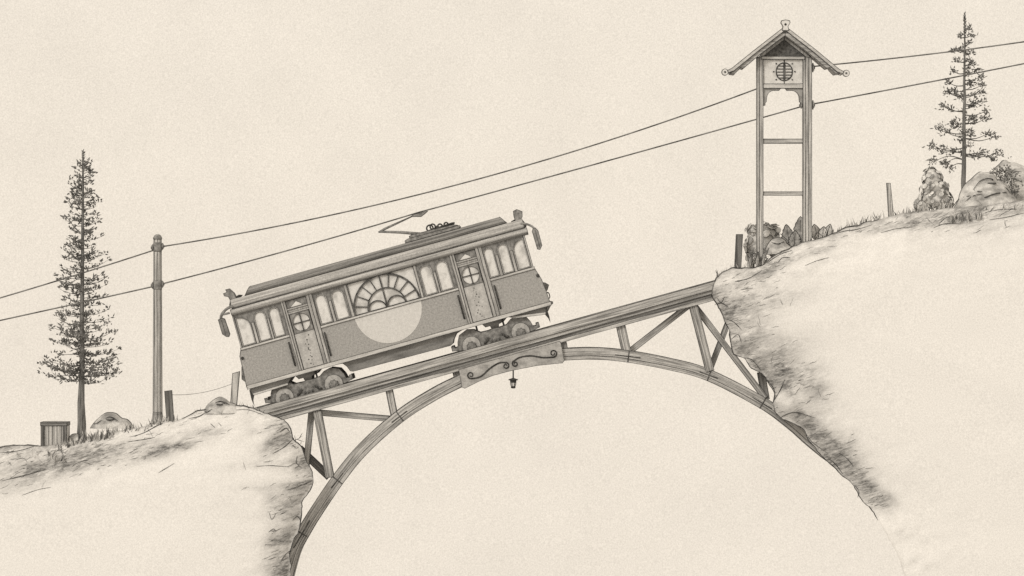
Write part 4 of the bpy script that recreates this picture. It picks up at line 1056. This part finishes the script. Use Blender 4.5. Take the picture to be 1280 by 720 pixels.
def grass():
    rnd = random.Random(17); mb = MB()
    def blade(px, py, h, lean, y, w=2.2, mi=0):
        b = W(px, py, y); pts = [b, b + Vector((lean * .3, 0, h * .5)), b + Vector((lean, rnd.uniform(-.03, .03), h))]
        a = Vector((w / 80, 0, 0)); c = Vector((0, w / 80, 0))
        v = [mb.V(pts[0] - a), mb.V(pts[0] + a), mb.V(pts[1] + a * .7), mb.V(pts[2]), mb.V(pts[1] - a * .7)]
        mb._f(v, mi)
        v = [mb.V(pts[0] - c), mb.V(pts[0] + c), mb.V(pts[1] + c * .7), mb.V(pts[2]), mb.V(pts[1] - c * .7)]
        mb._f(v, mi)
    def row(x0, x1, y0, y1, n, hmin, hmax, dep=(-.8, .4), jit=3, w=2.2):
        for i in range(int(n * .95)):
            t = rnd.random(); px = x0 + (x1 - x0) * t; py = y0 + (y1 - y0) * t + rnd.uniform(-jit * .3, jit)
            blade(px, py, rnd.uniform(hmin, hmax) / 40, rnd.uniform(-5, 6) / 40, rnd.uniform(*dep), w * rnd.uniform(.5, 1.0), 0 if rnd.random() < .5 else 1)
    row(70, 100, 566, 552, 40, 6, 15, (-.95, -.7)); row(98, 165, 553, 543, 130, 7, 17, (-.9, -.6)); row(160, 205, 542, 530, 46, 6, 15, (-.9, -.5)); row(20, 70, 572, 568, 24, 4, 10, (-1.1, -.8)); row(60, 84, 572, 576, 14, 5, 11, (-1.25, -1.1))
    row(296, 332, 512, 517, 24, 5, 13, (-.8, -.4), w=1.6); row(242, 260, 520, 514, 10, 5, 11, (-.8, -.6), w=1.8); row(205, 222, 529, 526, 10, 5, 11, (-.8, -.6)); row(130, 136, 548, 546, 5, 10, 17)
    row(895, 932, 350, 337, 36, 6, 15, (-.75, -.2), w=1.8); row(1030, 1050, 297, 290, 16, 6, 13, (-.7, 0)); row(1050, 1115, 291, 273, 60, 7, 16, (-.7, 0)); row(1115, 1140, 272, 267, 14, 5, 12, (-.7, 0)); row(1142, 1190, 270, 264, 60, 7, 17, (-.8, -.3))
    row(1188, 1228, 277, 272, 34, 6, 15, (-1.2, -1.0)); row(1228, 1280, 264, 258, 14, 4, 8, (-1, -.8)); row(955, 1030, 334, 298, 46, 4, 10, (-.75, -.3)); row(364, 376, 549, 554, 4, 5, 10, (-.75, -.7), w=1.4)
    tag(mb.build('grass', ['grass', 'grass_pale'], None, None, recalc=False), 'ragged dry grass along the crests of both hills', 'grass', None, 'stuff')
grass()
# a bare twig growing out of the left cliff
mb = MB(); tb = W(365, 551, -0.7)
for P in (((365, 551), (372, 549), (378, 545)), ((374, 548), (377, 543), (378, 541)), ((371, 549), (376, 551), (380, 552))):
    mb.tube([W(*p, -0.7) for p in P], [.012, .009, .004], 5)
tag(mb.build('twig', 'bark_dark', None, tb), 'tiny bare twig sticking out of the left cliff edge beneath the deck', 'twig')

# ------------------------------------------------------------------ sky and light
SUN_EL, SUN_AZ = 29, 211   # degrees; the sun stands high, left and towards the viewer
w = bpy.data.worlds.new('World'); SC.world = w; w.use_nodes = True
nt = w.node_tree; nt.nodes.clear(); N, L = nt.nodes.new, nt.links.new
out = N('ShaderNodeOutputWorld')
sky = N('ShaderNodeTexSky'); sky.sky_type = 'NISHITA'; sky.sun_disc = False
sky.sun_elevation = R(SUN_EL); sky.sun_rotation = R(SUN_AZ)
b1 = N('ShaderNodeBackground'); b1.inputs[1].default_value = 0.06; L(sky.outputs[0], b1.inputs[0])
tc = N('ShaderNodeTexCoord')
n1 = N('ShaderNodeTexNoise'); n1.inputs['Scale'].default_value = 2500; n1.inputs['Detail'].default_value = 3; n1.inputs['Roughness'].default_value = .75
L(tc.outputs['Generated'], n1.inputs['Vector'])
n2 = N('ShaderNodeTexNoise'); n2.inputs['Scale'].default_value = 45; n2.inputs['Detail'].default_value = 3
L(tc.outputs['Generated'], n2.inputs['Vector'])
m1 = N('ShaderNodeMapRange'); m1.inputs[1].default_value = .3; m1.inputs[2].default_value = .7; m1.inputs[3].default_value = .86; m1.inputs[4].default_value = 1.14; L(n1.outputs['Fac'], m1.inputs[0])
m2 = N('ShaderNodeMapRange'); m2.inputs[1].default_value = .3; m2.inputs[2].default_value = .7; m2.inputs[3].default_value = .975; m2.inputs[4].default_value = 1.025; L(n2.outputs['Fac'], m2.inputs[0])
# dim unseen valley far below the horizon, added to darken undersides
sx = N('ShaderNodeSeparateXYZ'); L(tc.outputs['Generated'], sx.inputs[0])
m3 = N('ShaderNodeMapRange'); m3.inputs[1].default_value = -.55; m3.inputs[2].default_value = -.2; m3.inputs[3].default_value = .30; m3.inputs[4].default_value = 1.0; L(sx.outputs['Z'], m3.inputs[0])
def mul(a, b):
    m = N('ShaderNodeMath'); m.operation = 'MULTIPLY'; L(a, m.inputs[0]); L(b, m.inputs[1]); return m.outputs[0]
b2 = N('ShaderNodeBackground'); b2.inputs[0].default_value = (0.893, 0.805, 0.687, 1); L(mul(mul(m1.outputs[0], m2.outputs[0]), m3.outputs[0]), b2.inputs[1])
ms = N('ShaderNodeMixShader'); ms.inputs[0].default_value = 0.96
L(b1.outputs[0], ms.inputs[1]); L(b2.outputs[0], ms.inputs[2]); L(ms.outputs[0], out.inputs[0])

sl = bpy.data.lights.new('sun', 'SUN'); sl.energy = 1.28; sl.angle = R(12); sl.color = (1.0, 0.95, 0.87)
so = bpy.data.objects.new('sun', sl); COL.objects.link(so)
el = R(SUN_EL)
dv = Vector((-0.52 * math.cos(el), -0.855 * math.cos(el), math.sin(el)))   # towards the sun
so.rotation_euler = dv.to_track_quat('Z', 'Y').to_euler(); so.location = (-20, -40, 40)
sky.sun_rotation = math.atan2(dv.x, dv.y)

cam = bpy.data.cameras.new('camera'); co = bpy.data.objects.new('camera', cam); COL.objects.link(co)
co.location = (0, -D, 0); co.rotation_euler = (R(90), 0, 0)
cam.sensor_width = 36; cam.lens = 36 * D / 32; cam.clip_end = 2000; cam.clip_start = 1
SC.camera = co
SC.view_settings.view_transform = 'Standard'; SC.view_settings.look = 'None'
SC.view_settings.exposure = 0; SC.view_settings.gamma = 1
SC.cycles.max_bounces = 6; SC.cycles.transparent_max_bounces = 12
SC.cycles.use_denoising = False
